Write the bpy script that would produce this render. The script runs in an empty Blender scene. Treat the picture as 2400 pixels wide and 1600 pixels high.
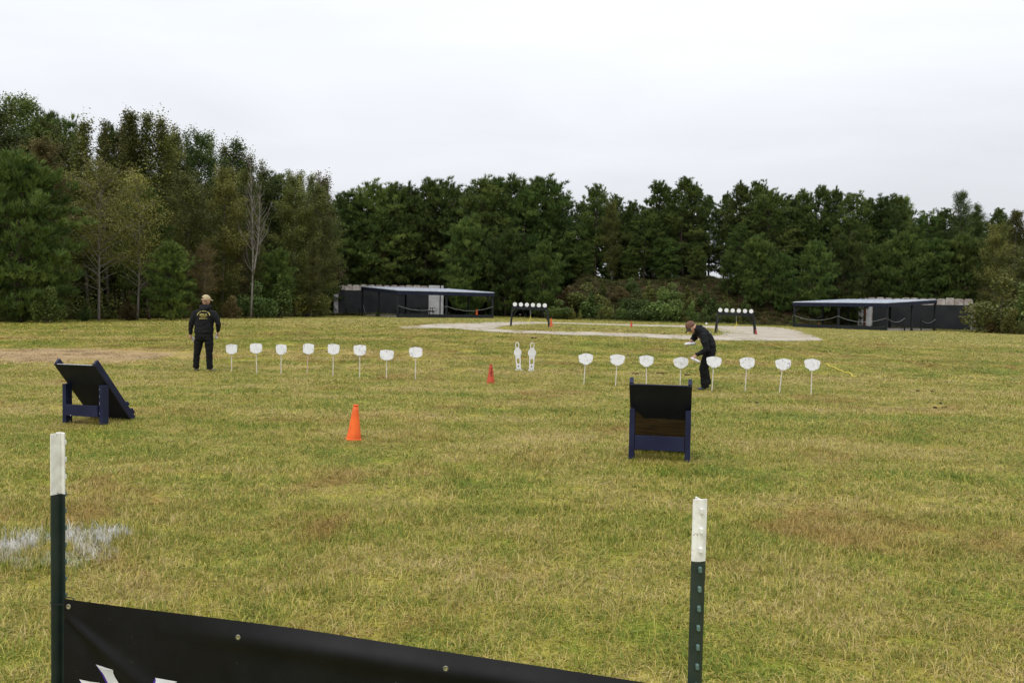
import bpy, bmesh, math, random
import numpy as np
from mathutils import Vector, Matrix, noise as mnoise
from mathutils.bvhtree import BVHTree
from mathutils.geometry import tessellate_polygon

scene = bpy.context.scene
col = scene.collection
R = math.radians
PI = math.pi
rnd = random.Random(7)

# ---------------------------------------------------------------- camera
F, EYE = 1937.0, 1.69                      # focal length in pixels of the 2400 px wide photograph, eye height
PITCH, ROLL = math.atan(80.0 / F), R(1.0)
_f = Vector((0, math.cos(PITCH), -math.sin(PITCH)))
_r = Vector((math.cos(ROLL), 0, math.sin(ROLL)))
_r = (_r - _f * _r.dot(_f)).normalized()
_u = _r.cross(_f)
cam_data = bpy.data.cameras.new("camera")
cam = bpy.data.objects.new("camera", cam_data)
col.objects.link(cam)
cam_data.sensor_width = 36.0
cam_data.lens = F / 2400.0 * 36.0
cam_data.clip_end = 3000.0
cam_data.clip_start = 0.05
M = Matrix((_r, _u, -_f)).transposed().to_4x4()
M.translation = Vector((0, 0, EYE))
cam.matrix_world = M
scene.camera = cam

# ---------------------------------------------------------------- sky, sun, exposure
SUN_EL, SUN_AZ = R(52), R(-150)            # azimuth clockwise from +Y: behind the camera, to the left
world = bpy.data.worlds.new("World")
scene.world = world
world.use_nodes = True
wt = world.node_tree
wt.nodes.clear()
def wn(t, **kw):
    n = wt.nodes.new(t)
    for k, v in kw.items():
        setattr(n, k, v)
    return n
w_out = wn("ShaderNodeOutputWorld")
w_bg = wn("ShaderNodeBackground")
w_bg.inputs["Strength"].default_value = 0.1
w_sky = wn("ShaderNodeTexSky", sky_type='NISHITA', sun_disc=False, sun_elevation=SUN_EL, sun_rotation=SUN_AZ)
w_tc = wn("ShaderNodeTexCoord")
w_sep = wn("ShaderNodeSeparateXYZ")
wt.links.new(w_tc.outputs["Generated"], w_sep.inputs[0])
w_el = wn("ShaderNodeMath", operation='MAXIMUM')
wt.links.new(w_sep.outputs["Z"], w_el.inputs[0]); w_el.inputs[1].default_value = 0.0
w_lum = wn("ShaderNodeMath", operation='MULTIPLY_ADD')        # overcast luminance: brighter towards the zenith
wt.links.new(w_el.outputs[0], w_lum.inputs[0]); w_lum.inputs[1].default_value = 1.6; w_lum.inputs[2].default_value = 1.0
w_map = wn("ShaderNodeMapping"); w_map.inputs["Scale"].default_value = (1.0, 1.0, 4.5)
w_map.inputs["Rotation"].default_value = (0, R(9), 0)
wt.links.new(w_tc.outputs["Generated"], w_map.inputs[0])
w_no = wn("ShaderNodeTexNoise"); w_no.inputs["Scale"].default_value = 2.3
w_no.inputs["Detail"].default_value = 6.0; w_no.inputs["Roughness"].default_value = 0.5
w_no.inputs["Distortion"].default_value = 0.4
wt.links.new(w_map.outputs[0], w_no.inputs["Vector"])
w_cl = wn("ShaderNodeMapRange"); w_cl.inputs["From Min"].default_value = 0.3; w_cl.inputs["From Max"].default_value = 0.7
w_cl.inputs["To Min"].default_value = 0.93; w_cl.inputs["To Max"].default_value = 1.06
wt.links.new(w_no.outputs["Fac"], w_cl.inputs["Value"])
w_mul = wn("ShaderNodeMath", operation='MULTIPLY')
wt.links.new(w_lum.outputs[0], w_mul.inputs[0]); wt.links.new(w_cl.outputs[0], w_mul.inputs[1])
w_cc = wn("ShaderNodeVectorMath", operation='SCALE')
w_cc.inputs[0].default_value = (6.85, 7.0, 7.35)                # grey-white cloud deck
wt.links.new(w_mul.outputs[0], w_cc.inputs["Scale"])
w_mix = wn("ShaderNodeMix", data_type='RGBA'); w_mix.inputs["Factor"].default_value = 0.95
wt.links.new(w_sky.outputs[0], w_mix.inputs["A"]); wt.links.new(w_cc.outputs[0], w_mix.inputs["B"])
wt.links.new(w_mix.outputs["Result"], w_bg.inputs["Color"])
wt.links.new(w_bg.outputs[0], w_out.inputs[0])

sun_data = bpy.data.lights.new("sun", 'SUN')
sun_data.energy = 1.4
sun_data.angle = R(25)
sun_data.color = (1.0, 0.97, 0.92)
sun = bpy.data.objects.new("sun", sun_data)
col.objects.link(sun)
_sd = Vector((math.sin(SUN_AZ) * math.cos(SUN_EL), math.cos(SUN_AZ) * math.cos(SUN_EL), math.sin(SUN_EL)))
sun.rotation_euler = _sd.to_track_quat('Z', 'Y').to_euler()
sun.location = _sd * 50

vs = scene.view_settings
vs.view_transform = 'Standard'
vs.look = 'None'
vs.exposure = 0.0
vs.gamma = 1.0
vs.use_curve_mapping = False
scene.cycles.max_bounces = 6
scene.cycles.diffuse_bounces = 3
scene.cycles.transparent_max_bounces = 6

# ---------------------------------------------------------------- terrain and pixel helpers
def sstep(a, b, v):
    t = min(1.0, max(0.0, (v - a) / (b - a)))
    return t * t * (3 - 2 * t)
def G(x, y):                               # lawn: nearly level, a gentle rise to the plate racks
    a = sstep(19, 40, y)
    tilt = 0.018 - 0.006 * sstep(42, 70, y)
    left = (0.019 - 0.0115 * sstep(42, 72, y)) * min(36.0, max(0.0, -4.0 - x))
    return a * (0.80 - tilt * min(45.0, max(-4.0, x)) - left) - 0.25 * sstep(45, 75, y)
def bank(x, y):                            # the earth bank at the end of the range
    e = sstep(3, 9, x) * (1 - sstep(70, 80, x)) * sstep(86.5 + 9.0 * sstep(32, 37, x), 99 + 4 * sstep(32, 37, x), y) * (1 - sstep(135, 150, y))
    return e * (5.0 + 0.35 * math.sin(x * 0.35) + 0.2 * math.sin(x * 0.9 + 1))
def Z(x, y):
    return G(x, y) + bank(x, y)
def ray(px, py):
    return _f + _r * ((px - 1200.0) / F) + _u * ((800.0 - py) / F)
def at(px, Y, fn=G):                       # ground point at depth Y seen in column px
    X = (px - 1200.0) / F * Y
    for _ in range(6):
        d = Vector((X, Y, fn(X, Y) - EYE))
        c = 1200.0 + F * d.dot(_r) / d.dot(_f)
        X += (px - c) / F * Y
    return Vector((X, Y, fn(X, Y)))
def z_at(px, py, Y):                       # height of what is seen at a pixel, at depth Y
    d = ray(px, py)
    return EYE + d.z * Y / d.y
def hit(px, py):                           # lawn point seen at a pixel
    d = ray(px, py)
    t = 1.0
    for _ in range(4000):
        p = d * t
        if EYE + p.z <= G(p.x, p.y):
            break
        t += 0.02 + t * 0.002
    a, b = t - 0.02 - t * 0.002, t
    for _ in range(20):
        m = (a + b) / 2
        p = d * m
        if EYE + p.z <= G(p.x, p.y): b = m
        else: a = m
    p = d * b
    return Vector((p.x, p.y, G(p.x, p.y)))

# ---------------------------------------------------------------- objects
def tag(o, label=None, cat=None, group=None, kind=None):
    if label: o['label'] = label
    if cat: o['category'] = cat
    if group: o['group'] = group
    if kind: o['kind'] = kind
    return o
def empty(name, loc=(0, 0, 0), rz=0.0):
    o = bpy.data.objects.new(name, None)
    o.empty_display_size = 0.2
    col.objects.link(o)
    o.location = loc
    o.rotation_euler = (0, 0, rz)
    return o
def thing(name, label, cat, loc=(0, 0, 0), rz=0.0, group=None):
    return tag(empty(name, loc, rz), label, cat, group)
def link(name, me, parent=None, mat=None):
    o = bpy.data.objects.new(name, me)
    col.objects.link(o)
    if parent is not None:
        o.parent = parent
    if mat is not None:
        me.materials.clear()
        me.materials.append(mat)
    return o
def copy_tree(o, parent=None):
    c = o.copy()
    col.objects.link(c)
    if parent is not None:
        c.parent = parent
    for ch in list(o.children):
        copy_tree(ch, c)
    return c
def smooth(me, angle=None):
    me.polygons.foreach_set("use_smooth", np.ones(len(me.polygons), dtype=bool))
    return me

class MB:
    """collects shapes that become one mesh"""
    def __init__(s):
        s.v, s.f = [], []
    def add(s, vs, fs):
        n = len(s.v)
        s.v.extend([tuple(p) for p in vs])
        s.f.extend([tuple(i + n for i in f) for f in fs])
        return s
    def box(s, c, size, rot=None, bevel=0.0):
        c = Vector(c)
        sx, sy, sz = [k / 2 for k in size]
        rot = rot or Matrix.Identity(3)
        if bevel <= 0:
            vs = [Vector((x, y, z)) for x in (-sx, sx) for y in (-sy, sy) for z in (-sz, sz)]
            fs = [(0, 1, 3, 2), (4, 6, 7, 5), (0, 4, 5, 1), (2, 3, 7, 6), (0, 2, 6, 4), (1, 5, 7, 3)]
            return s.add([c + rot @ v for v in vs], fs)
        bm = bmesh.new()
        bmesh.ops.create_cube(bm, size=1.0)
        for v in bm.verts:
            v.co = Vector((v.co.x * sx * 2, v.co.y * sy * 2, v.co.z * sz * 2))
        bmesh.ops.bevel(bm, geom=bm.edges[:], offset=bevel, segments=1, affect='EDGES')
        bm.verts.index_update()
        s.add([c + rot @ v.co for v in bm.verts], [[v.index for v in f.verts] for f in bm.faces])
        bm.free()
        return s
    def bar(s, a, b, w, h, up=Vector((0, 0, 1)), bevel=0.0):      # a beam from a to b
        a, b = Vector(a), Vector(b)
        d = (b - a)
        L = d.length
        d = d / L
        x = d.cross(up)
        if x.length < 1e-4: x = d.cross(Vector((0, 1, 0)))
        x.normalize()
        y = x.cross(d)
        rot = Matrix((x, d, y)).transposed()
        return s.box((a + b) / 2, (w, L, h), rot, bevel)
    def tube(s, pts, radii, sides=8, cap=True):
        pts = [Vector(p) for p in pts]
        if not hasattr(radii, '__len__'): radii = [radii] * len(pts)
        n = len(s.v)
        ref = None
        for i, p in enumerate(pts):
            d = (pts[min(i + 1, len(pts) - 1)] - pts[max(i - 1, 0)]).normalized()
            if ref is None:
                ref = d.orthogonal().normalized()
            ref = (ref - d * ref.dot(d)).normalized()
            b = d.cross(ref)
            for k in range(sides):
                a = 2 * PI * k / sides
                s.v.append(tuple(p + (ref * math.cos(a) + b * math.sin(a)) * radii[i]))
        for i in range(len(pts) - 1):
            for k in range(sides):
                k2 = (k + 1) % sides
                s.f.append((n + i * sides + k, n + i * sides + k2, n + (i + 1) * sides + k2, n + (i + 1) * sides + k))
        if cap:
            s.f.append(tuple(n + k for k in reversed(range(sides))))
            s.f.append(tuple(n + (len(pts) - 1) * sides + k for k in range(sides)))
        return s
    def lathe(s, prof, c=(0, 0, 0), sides=24, rot=None):          # prof: (radius, z)
        n = len(s.v)
        c = Vector(c)
        rot = rot or Matrix.Identity(3)
        for r_, z in prof:
            for k in range(sides):
                a = 2 * PI * k / sides
                s.v.append(tuple(c + rot @ Vector((r_ * math.cos(a), r_ * math.sin(a), z))))
        for i in range(len(prof) - 1):
            for k in range(sides):
                k2 = (k + 1) % sides
                s.f.append((n + i * sides + k, n + i * sides + k2, n + (i + 1) * sides + k2, n + (i + 1) * sides + k))
        s.f.append(tuple(n + k for k in reversed(range(sides))))
        s.f.append(tuple(n + (len(prof) - 1) * sides + k for k in range(sides)))
        return s
    def plate(s, outline, holes=(), t=0.01):                      # outline in (x, z); thickness along y
        loops = [[Vector((p[0], p[1], 0)) for p in outline]] + [[Vector((p[0], p[1], 0)) for p in h] for h in holes]
        tris = tessellate_polygon(loops)
        flat = [p for l in loops for p in l]
        n = len(flat)
        vs = [(p.x, -t / 2, p.y) for p in flat] + [(p.x, t / 2, p.y) for p in flat]
        fs = [tuple(q) for q in tris] + [tuple(i + n for i in reversed(q)) for q in tris]
        k = 0
        for l in loops:
            m = len(l)
            for i in range(m):
                a, b = k + i, k + (i + 1) % m
                fs.append((a, b, b + n, a + n))
            k += m
        s.add(vs, fs)
        return s
    def mesh(s, name, mat=None, smooth_=False):
        me = bpy.data.meshes.new(name)
        me.from_pydata(s.v, [], s.f)
        bm = bmesh.new(); bm.from_mesh(me)
        bmesh.ops.recalc_face_normals(bm, faces=bm.faces[:])
        bm.to_mesh(me); bm.free()
        if mat: me.materials.append(mat)
        if smooth_: smooth(me)
        return me
    def build(s, name, mat=None, parent=None, smooth_=False):
        return link(name, s.mesh(name, mat, smooth_), parent)

# ---------------------------------------------------------------- materials
class NT:
    def __init__(s, name):
        s.m = bpy.data.materials.new(name)
        s.m.use_nodes = True
        s.t = s.m.node_tree
        s.p = s.t.nodes["Principled BSDF"]
        s.out = s.t.nodes["Material Output"]
    def n(s, t, **kw):
        x = s.t.nodes.new(t)
        for k, v in kw.items(): setattr(x, k, v)
        return x
    def l(s, a, b): s.t.links.new(a, b)
    def noise(s, vec, scale, detail=4.0, rough=0.55, dist=0.0):
        x = s.n("ShaderNodeTexNoise")
        x.inputs["Scale"].default_value = scale
        x.inputs["Detail"].default_value = detail
        x.inputs["Roughness"].default_value = rough
        x.inputs["Distortion"].default_value = dist
        if vec is not None: s.l(vec, x.inputs["Vector"])
        return x.outputs["Fac"]
    def rng(s, val, a, b, c=0.0, d=1.0, interp='SMOOTHSTEP'):
        x = s.n("ShaderNodeMapRange", interpolation_type=interp)
        s.l(val, x.inputs["Value"])
        x.inputs["From Min"].default_value = a; x.inputs["From Max"].default_value = b
        x.inputs["To Min"].default_value = c; x.inputs["To Max"].default_value = d
        return x.outputs["Result"]
    def math(s, op, a, b=None, c=None):
        x = s.n("ShaderNodeMath", operation=op)
        for i, q in enumerate((a, b, c)):
            if q is None: continue
            if isinstance(q, (int, float)): x.inputs[i].default_value = q
            else: s.l(q, x.inputs[i])
        return x.outputs[0]
    def mix(s, fac, a, b, blend='MIX'):
        x = s.n("ShaderNodeMix", data_type='RGBA', blend_type=blend)
        for key, q in (("Factor", fac), ("A", a), ("B", b)):
            sock = [i for i in x.inputs if i.name == key and (i.type == 'RGBA' or key == "Factor" and i.type == 'VALUE')][0]
            if isinstance(q, (int, float)): sock.default_value = q
            elif isinstance(q, tuple): sock.default_value = (*q, 1.0)
            else: s.l(q, sock)
        return [o for o in x.outputs if o.type == 'RGBA'][0]
    def bump(s, h, strength, dist=0.01):
        x = s.n("ShaderNodeBump")
        x.inputs["Strength"].default_value = strength
        x.inputs["Distance"].default_value = dist
        s.l(h, x.inputs["Height"])
        s.l(x.outputs[0], s.p.inputs["Normal"])
    def color(s, c, rough=0.7, spec=0.5, metal=0.0):
        if isinstance(c, tuple): s.p.inputs["Base Color"].default_value = (*c, 1.0)
        else: s.l(c, s.p.inputs["Base Color"])
        if isinstance(rough, (int, float)): s.p.inputs["Roughness"].default_value = rough
        else: s.l(rough, s.p.inputs["Roughness"])
        s.p.inputs["Specular IOR Level"].default_value = spec
        s.p.inputs["Metallic"].default_value = metal
        return s.m
def tcoord(n, kind="Object"):
    return n.n("ShaderNodeTexCoord").outputs[kind]
def simple(name, c, c2=None, rough=0.7, scale=8.0, spec=0.4, metal=0.0, bump=0.0, lo=0.35, hi=0.65, detail=5.0, bscale=None, bdist=0.004):
    """paint, cloth, wood: two tones by noise plus fine relief"""
    n = NT(name)
    v = tcoord(n)
    if c2 is None: c2 = tuple(k * 0.75 for k in c)
    f = n.noise(v, scale, detail)
    m = n.color(n.mix(n.rng(f, lo, hi), c, c2), rough, spec, metal)
    if bump: n.bump(n.noise(v, bscale or scale * 6, 4), bump, bdist)
    return m
# ================================================================ SETTING: lawn, dirt track, bank
WHITE_RING = (-3.06, 5.50)                  # white marking paint sprayed on the grass
RED_PATCH = hit(95, 832)                    # worn reddish patch at the left
def lawn_color(n, blade=None):
    """colour of the lawn at a point of the field: green, straw and rusty patches, bare soil, sprayed paint"""
    pos = n.n("ShaderNodeNewGeometry").outputs["Position"]
    sep = n.n("ShaderNodeSeparateXYZ"); n.l(pos, sep.inputs[0])
    big = n.noise(pos, 0.16, 4, 0.55)
    mid = n.noise(pos, 0.75, 5, 0.6, 0.5)
    fin = n.noise(pos, 4.0, 4, 0.65)
    mow = n.n("ShaderNodeMapping"); mow.inputs["Scale"].default_value = (0.05, 0.55, 0.3); mow.inputs["Rotation"].default_value = (0, 0, R(14))
    n.l(pos, mow.inputs[0])
    strip = n.noise(mow.outputs[0], 1.0, 4, 0.6)
    f = n.math('ADD', n.math('MULTIPLY', mid, 0.55), n.math('MULTIPLY', fin, 0.3))
    f = n.math('ADD', f, n.math('MULTIPLY', big, 0.25))
    f = n.math('ADD', f, n.math('MULTIPLY', n.math('SUBTRACT', strip, 0.5), 0.6))
    if blade is not None:
        f = n.math('ADD', f, n.math('MULTIPLY', n.math('SUBTRACT', blade, 0.5), 0.50))
    rp = n.n("ShaderNodeValToRGB")
    cr = rp.color_ramp
    cr.elements[0].position = 0.33; cr.elements[0].color = (0.125, 0.195, 0.020, 1)
    cr.elements[1].position = 0.79; cr.elements[1].color = (0.47, 0.38, 0.175, 1)
    e = cr.elements.new(0.47); e.color = (0.228, 0.258, 0.032, 1)
    e = cr.elements.new(0.57); e.color = (0.378, 0.332, 0.062, 1)
    e = cr.elements.new(0.67); e.color = (0.435, 0.345, 0.102, 1)
    n.l(f, rp.inputs[0])
    c = rp.outputs[0]
    rust = n.noise(pos, 0.5, 5, 0.65, 0.8)
    c = n.mix(n.rng(rust, 0.52, 0.70, 0, 0.58), c, (0.33, 0.185, 0.065))
    c = n.mix(n.rng(n.noise(pos, 2.3, 5, 0.7, 0.6), 0.66, 0.74, 0, 0.65), c, (0.17, 0.105, 0.055))
    # worn reddish patch
    w = n.n("ShaderNodeVectorMath", operation='SUBTRACT'); n.l(pos, w.inputs[0]); w.inputs[1].default_value = (RED_PATCH.x, RED_PATCH.y, 0)
    ws = n.n("ShaderNodeVectorMath", operation='MULTIPLY'); n.l(w.outputs[0], ws.inputs[0]); ws.inputs[1].default_value = (0.21, 0.42, 0)
    wl = n.n("ShaderNodeVectorMath", operation='LENGTH'); n.l(ws.outputs[0], wl.inputs[0])
    wd = n.math('ADD', wl.outputs["Value"], n.math('MULTIPLY', n.math('SUBTRACT', n.noise(pos, 0.9, 6, 0.65), 0.5), 1.5))
    c = n.mix(n.rng(wd, 0.55, 1.15, 0.85, 0), c, n.mix(n.rng(fin, 0.35, 0.65), (0.37, 0.245, 0.145), (0.46, 0.33, 0.20)))
    # forest floor beyond the mown edge: last year's needles and leaves
    fl = n.n("ShaderNodeAttribute", attribute_name="litter")
    if blade is None:
        c = n.mix(fl.outputs["Fac"], c, n.mix(n.rng(fin, 0.35, 0.65), (0.05, 0.032, 0.018), (0.10, 0.065, 0.035)))
    # sprayed white ring
    d = n.n("ShaderNodeVectorMath", operation='SUBTRACT'); n.l(pos, d.inputs[0]); d.inputs[1].default_value = (*WHITE_RING, 0)
    ds = n.n("ShaderNodeVectorMath", operation='MULTIPLY'); n.l(d.outputs[0], ds.inputs[0]); ds.inputs[1].default_value = (1, 1, 0)
    dl = n.n("ShaderNodeVectorMath", operation='LENGTH'); n.l(ds.outputs[0], dl.inputs[0])
    rr = n.math('ADD', dl.outputs["Value"], n.math('MULTIPLY', n.math('SUBTRACT', n.noise(pos, 2.6, 5, 0.7, 0.6), 0.5), 0.85))
    ring = n.math('MULTIPLY', n.rng(rr, 0.13, 0.24), n.rng(rr, 0.50, 0.40))
    ring = n.math('MULTIPLY', ring, n.rng(n.noise(pos, 8.0, 4, 0.7), 0.40, 0.56, 0.0, 0.88))
    ring = n.math('MULTIPLY', ring, n.rng(sep.outputs["Y"], 5.10, 5.45, 0.30, 1.0))
    c = n.mix(ring, c, (0.68, 0.67, 0.67))
    return c, pos
gn_ = NT("lawn_ground")
gc, gpos = lawn_color(gn_)
gc = gn_.mix(gn_.rng(gn_.noise(gpos, 22.0, 3, 0.7), 0.3, 0.7), gc, gn_.mix(1.0, gc, (0.55, 0.52, 0.46), 'MULTIPLY'))
M_ground = gn_.color(gc, 0.95, 0.1)
gn_.bump(gn_.math('ADD', gn_.noise(gpos, 14.0, 5, 0.7), gn_.noise(gpos, 2.5, 4, 0.6)), 0.55, 0.06)

def treeline_y(x):                         # depth where the mown grass ends
    pts = [(-60, 30), (-27.5, 43.2), (-23.5, 56.5), (-19.2, 84), (-16, 91), (4, 91.5), (8, 87.0), (22, 86.0), (35, 86.0), (38, 91), (47.5, 85.2), (51, 74), (60, 66), (90, 50)]
    if x <= pts[0][0]: return pts[0][1]
    for (x0, y0), (x1, y1) in zip(pts, pts[1:]):
        if x <= x1: return y0 + (y1 - y0) * (x - x0) / (x1 - x0)
    return pts[-1][1]
xs = np.unique(np.concatenate([np.linspace(-900, -60, 22), np.arange(-60, 72, 0.75), np.linspace(72, 900, 22)]))
ys = np.unique(np.concatenate([np.linspace(-60, 0, 10), np.arange(0, 100, 0.75), np.linspace(100, 1500, 30)]))
gv = [(x, y, G(x, y)) for y in ys for x in xs]
nx = len(xs)
gf = [(j * nx + i, j * nx + i + 1, (j + 1) * nx + i + 1, (j + 1) * nx + i) for j in range(len(ys) - 1) for i in range(nx - 1)]
gme = bpy.data.meshes.new("lawn")
gme.from_pydata(gv, [], gf)
gme.materials.append(M_ground)
lit = gme.attributes.new("litter", 'FLOAT', 'POINT')
lit.data.foreach_set("value", np.array([sstep(-0.6, 1.2, y - treeline_y(x)) for x, y, z in gv], dtype=np.float32))
smooth(gme)
tag(link("lawn", gme), "wide mown lawn of mixed green and straw grass", kind='structure')

# --- dirt track that loops round the plate racks
outer = [(928, 767), (985, 763), (1040, 758.5), (1100, 757.5), (1160, 755), (1230, 754), (1300, 755.5), (1400, 758), (1500, 760.5), (1600, 762.5), (1690, 764),
         (1770, 765), (1836, 768), (1868, 773), (1889, 782), (1912, 790), (1934, 798), (1880, 800), (1800, 799.5), (1720, 798.5), (1660, 797.5), (1598, 795),
         (1500, 790.5), (1399, 787), (1300, 785), (1210, 781), (1150, 778), (1100, 774), (1060, 770), (1015, 768.5), (968, 771)]
inner = [(1164, 768.5), (1200, 763), (1240, 760), (1283, 758.6), (1350, 760), (1440, 763), (1540, 766), (1640, 768.5), (1672, 770), (1690, 776), (1696, 784.5),
         (1660, 787), (1600, 785.5), (1500, 781.5), (1399, 778.5), (1300, 776.5), (1206, 774), (1180, 772)]
def ragged(pp, step, amp):
    pts = [hit(*p) for p in pp]
    out = []
    for i, a in enumerate(pts):
        b = pts[(i + 1) % len(pts)]
        n = max(1, int((b - a).length / step))
        for k in range(n):
            q = a.lerp(b, k / n)
            out.append(Vector((q.x + amp * mnoise.noise((q.x * 1.3, q.y * 1.3, 0)) * 2, q.y + amp * mnoise.noise((q.x * 1.3, q.y * 1.3, 7)) * 3, 0)))
    return out
TRACK_OUT, TRACK_IN = ragged(outer, 0.5, 0.12), ragged(inner, 0.5, 0.12)
tris = tessellate_polygon([TRACK_OUT, TRACK_IN])
bm = bmesh.new()
bv = [bm.verts.new(p) for p in TRACK_OUT + TRACK_IN]
for t in tris:
    try: bm.faces.new([bv[i] for i in t])
    except ValueError: pass
for _ in range(5):
    long = [e for e in bm.edges if e.calc_length() > 1.2]
    if not long: break
    bmesh.ops.subdivide_edges(bm, edges=long, cuts=1)
    bmesh.ops.triangulate(bm, faces=[f for f in bm.faces if len(f.verts) > 3])
for v in bm.verts:
    v.co.z = G(v.co.x, v.co.y) + 0.015
bmesh.ops.recalc_face_normals(bm, faces=bm.faces[:])
if sum(f.normal.z for f in bm.faces) < 0:
    bmesh.ops.reverse_faces(bm, faces=bm.faces[:])
tme = bpy.data.meshes.new("dirt_track")
bm.to_mesh(tme); bm.free()
n = NT("sandy_dirt")
pos = n.n("ShaderNodeNewGeometry").outputs["Position"]
c = n.mix(n.rng(n.noise(pos, 0.8, 6, 0.65), 0.35, 0.65), (0.42, 0.375, 0.315), (0.315, 0.27, 0.21))
c = n.mix(n.rng(n.noise(pos, 1.6, 4, 0.6), 0.56, 0.70, 0, 0.75), c, (0.22, 0.19, 0.07))
M_dirt = n.color(c, 0.95, 0.1)
n.bump(n.noise(pos, 9.0, 5, 0.7), 0.4, 0.03)
tme.materials.append(M_dirt)
tag(link("dirt_track", tme), "pale sandy track looping round a grass island", kind='structure')

# --- earth bank
bx = np.arange(2, 82, 0.8); by = np.concatenate([np.arange(86, 101, 0.5), np.linspace(102, 150, 10)])
def bank_z(x, y):
    b = bank(x, y)
    return G(x, y) - 0.06 + b + 0.22 * min(1.0, b) * mnoise.fractal((x * 0.35, y * 0.35, 2), 1.0, 2.0, 4)
bvs = [(x, y, bank_z(x, y)) for y in by for x in bx]
m_ = len(bx)
bfs = [(j * m_ + i, j * m_ + i + 1, (j + 1) * m_ + i + 1, (j + 1) * m_ + i) for j in range(len(by) - 1) for i in range(m_ - 1)]
bme = bpy.data.meshes.new("earth_bank")
bme.from_pydata(bvs, [], bfs)
n = NT("bank_soil")
pos = n.n("ShaderNodeNewGeometry").outputs["Position"]
c = n.mix(n.rng(n.noise(pos, 0.5, 6, 0.65), 0.38, 0.62), (0.062, 0.038, 0.020), (0.036, 0.032, 0.014))
c = n.mix(n.rng(n.noise(pos, 3.0, 5, 0.7), 0.5, 0.7, 0, 0.7), c, (0.10, 0.066, 0.034))
M_bank = n.color(c, 0.95, 0.1)
n.bump(n.noise(pos, 3.5, 6, 0.75), 0.9, 0.25)
bme.materials.append(M_bank)
smooth(bme)
tag(link("earth_bank", bme), "overgrown brown earth bank closing the range", kind='structure')

# ================================================================ TREES
def arr_mesh(name, V, T, mat, shade=None):
    me = bpy.data.meshes.new(name)
    V = np.asarray(V, dtype=np.float32); T = np.asarray(T, dtype=np.int32)
    nt = len(T)
    me.vertices.add(len(V)); me.vertices.foreach_set("co", V.ravel())
    me.loops.add(nt * 3); me.loops.foreach_set("vertex_index", T.ravel())
    me.polygons.add(nt)
    me.polygons.foreach_set("loop_start", np.arange(0, nt * 3, 3, dtype=np.int32))
    me.polygons.foreach_set("loop_total", np.full(nt, 3, dtype=np.int32))
    me.update(calc_edges=True)
    if shade is not None:
        a = me.attributes.new("shade", 'FLOAT', 'POINT')
        a.data.foreach_set("value", np.asarray(shade, dtype=np.float32))
    if mat: me.materials.append(mat)
    return me
def leaf_mat(name, dark, midc, light, trans=0.3, vary=0.35):
    n = NT(name)
    at_ = n.n("ShaderNodeAttribute", attribute_name="shade").outputs["Fac"]
    oi = n.n("ShaderNodeObjectInfo").outputs["Random"]
    rp = n.n("ShaderNodeValToRGB"); cr = rp.color_ramp
    cr.elements[0].color = (*dark, 1); cr.elements[1].color = (*light, 1)
    e = cr.elements.new(0.5); e.color = (*midc, 1)
    n.l(at_, rp.inputs[0])
    hs = n.n("ShaderNodeHueSaturation")
    n.l(rp.outputs[0], hs.inputs["Color"])
    n.l(n.rng(oi, 0, 1, 1 - vary, 1 + vary, 'LINEAR'), hs.inputs["Value"])
    oj = n.math('FRACT', n.math('MULTIPLY', oi, 7.31))
    n.l(n.rng(oj, 0, 1, 0.487, 0.513, 'LINEAR'), hs.inputs["Hue"])
    c = hs.outputs[0]
    n.color(c, 0.6, 0.25)
    tr = n.n("ShaderNodeBsdfTranslucent"); n.l(c, tr.inputs["Color"])
    mx = n.n("ShaderNodeMixShader"); mx.inputs[0].default_value = trans
    n.l(n.p.outputs[0], mx.inputs[1]); n.l(tr.outputs[0], mx.inputs[2]); n.l(mx.outputs[0], n.out.inputs[0])
    return n.m
M_pine = leaf_mat("pine_needles", (0.026, 0.048, 0.010), (0.072, 0.112, 0.022), (0.150, 0.195, 0.042), 0.22, 0.36)
M_olive = leaf_mat("olive_leaves", (0.058, 0.072, 0.016), (0.122, 0.136, 0.032), (0.215, 0.212, 0.055))
M_brown = leaf_mat("browning_leaves", (0.070, 0.052, 0.020), (0.128, 0.096, 0.036), (0.180, 0.150, 0.048))
M_yellow = leaf_mat("yellowing_leaves", (0.080, 0.094, 0.019), (0.160, 0.166, 0.036), (0.245, 0.230, 0.058))
M_green = leaf_mat("green_leaves", (0.036, 0.060, 0.014), (0.088, 0.130, 0.030), (0.160, 0.205, 0.052))
M_bright = leaf_mat("bright_leaves", (0.060, 0.100, 0.020), (0.130, 0.190, 0.040), (0.215, 0.265, 0.070))
M_bark_d = simple("dark_bark", (0.055, 0.042, 0.032), (0.10, 0.08, 0.062), 0.95, 5, 0.1, bump=0.8, bdist=0.03)
M_bark_p = simple("pale_bark", (0.165, 0.145, 0.122), (0.095, 0.083, 0.07), 0.95, 3, 0.1, bump=0.6, bdist=0.02)

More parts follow.
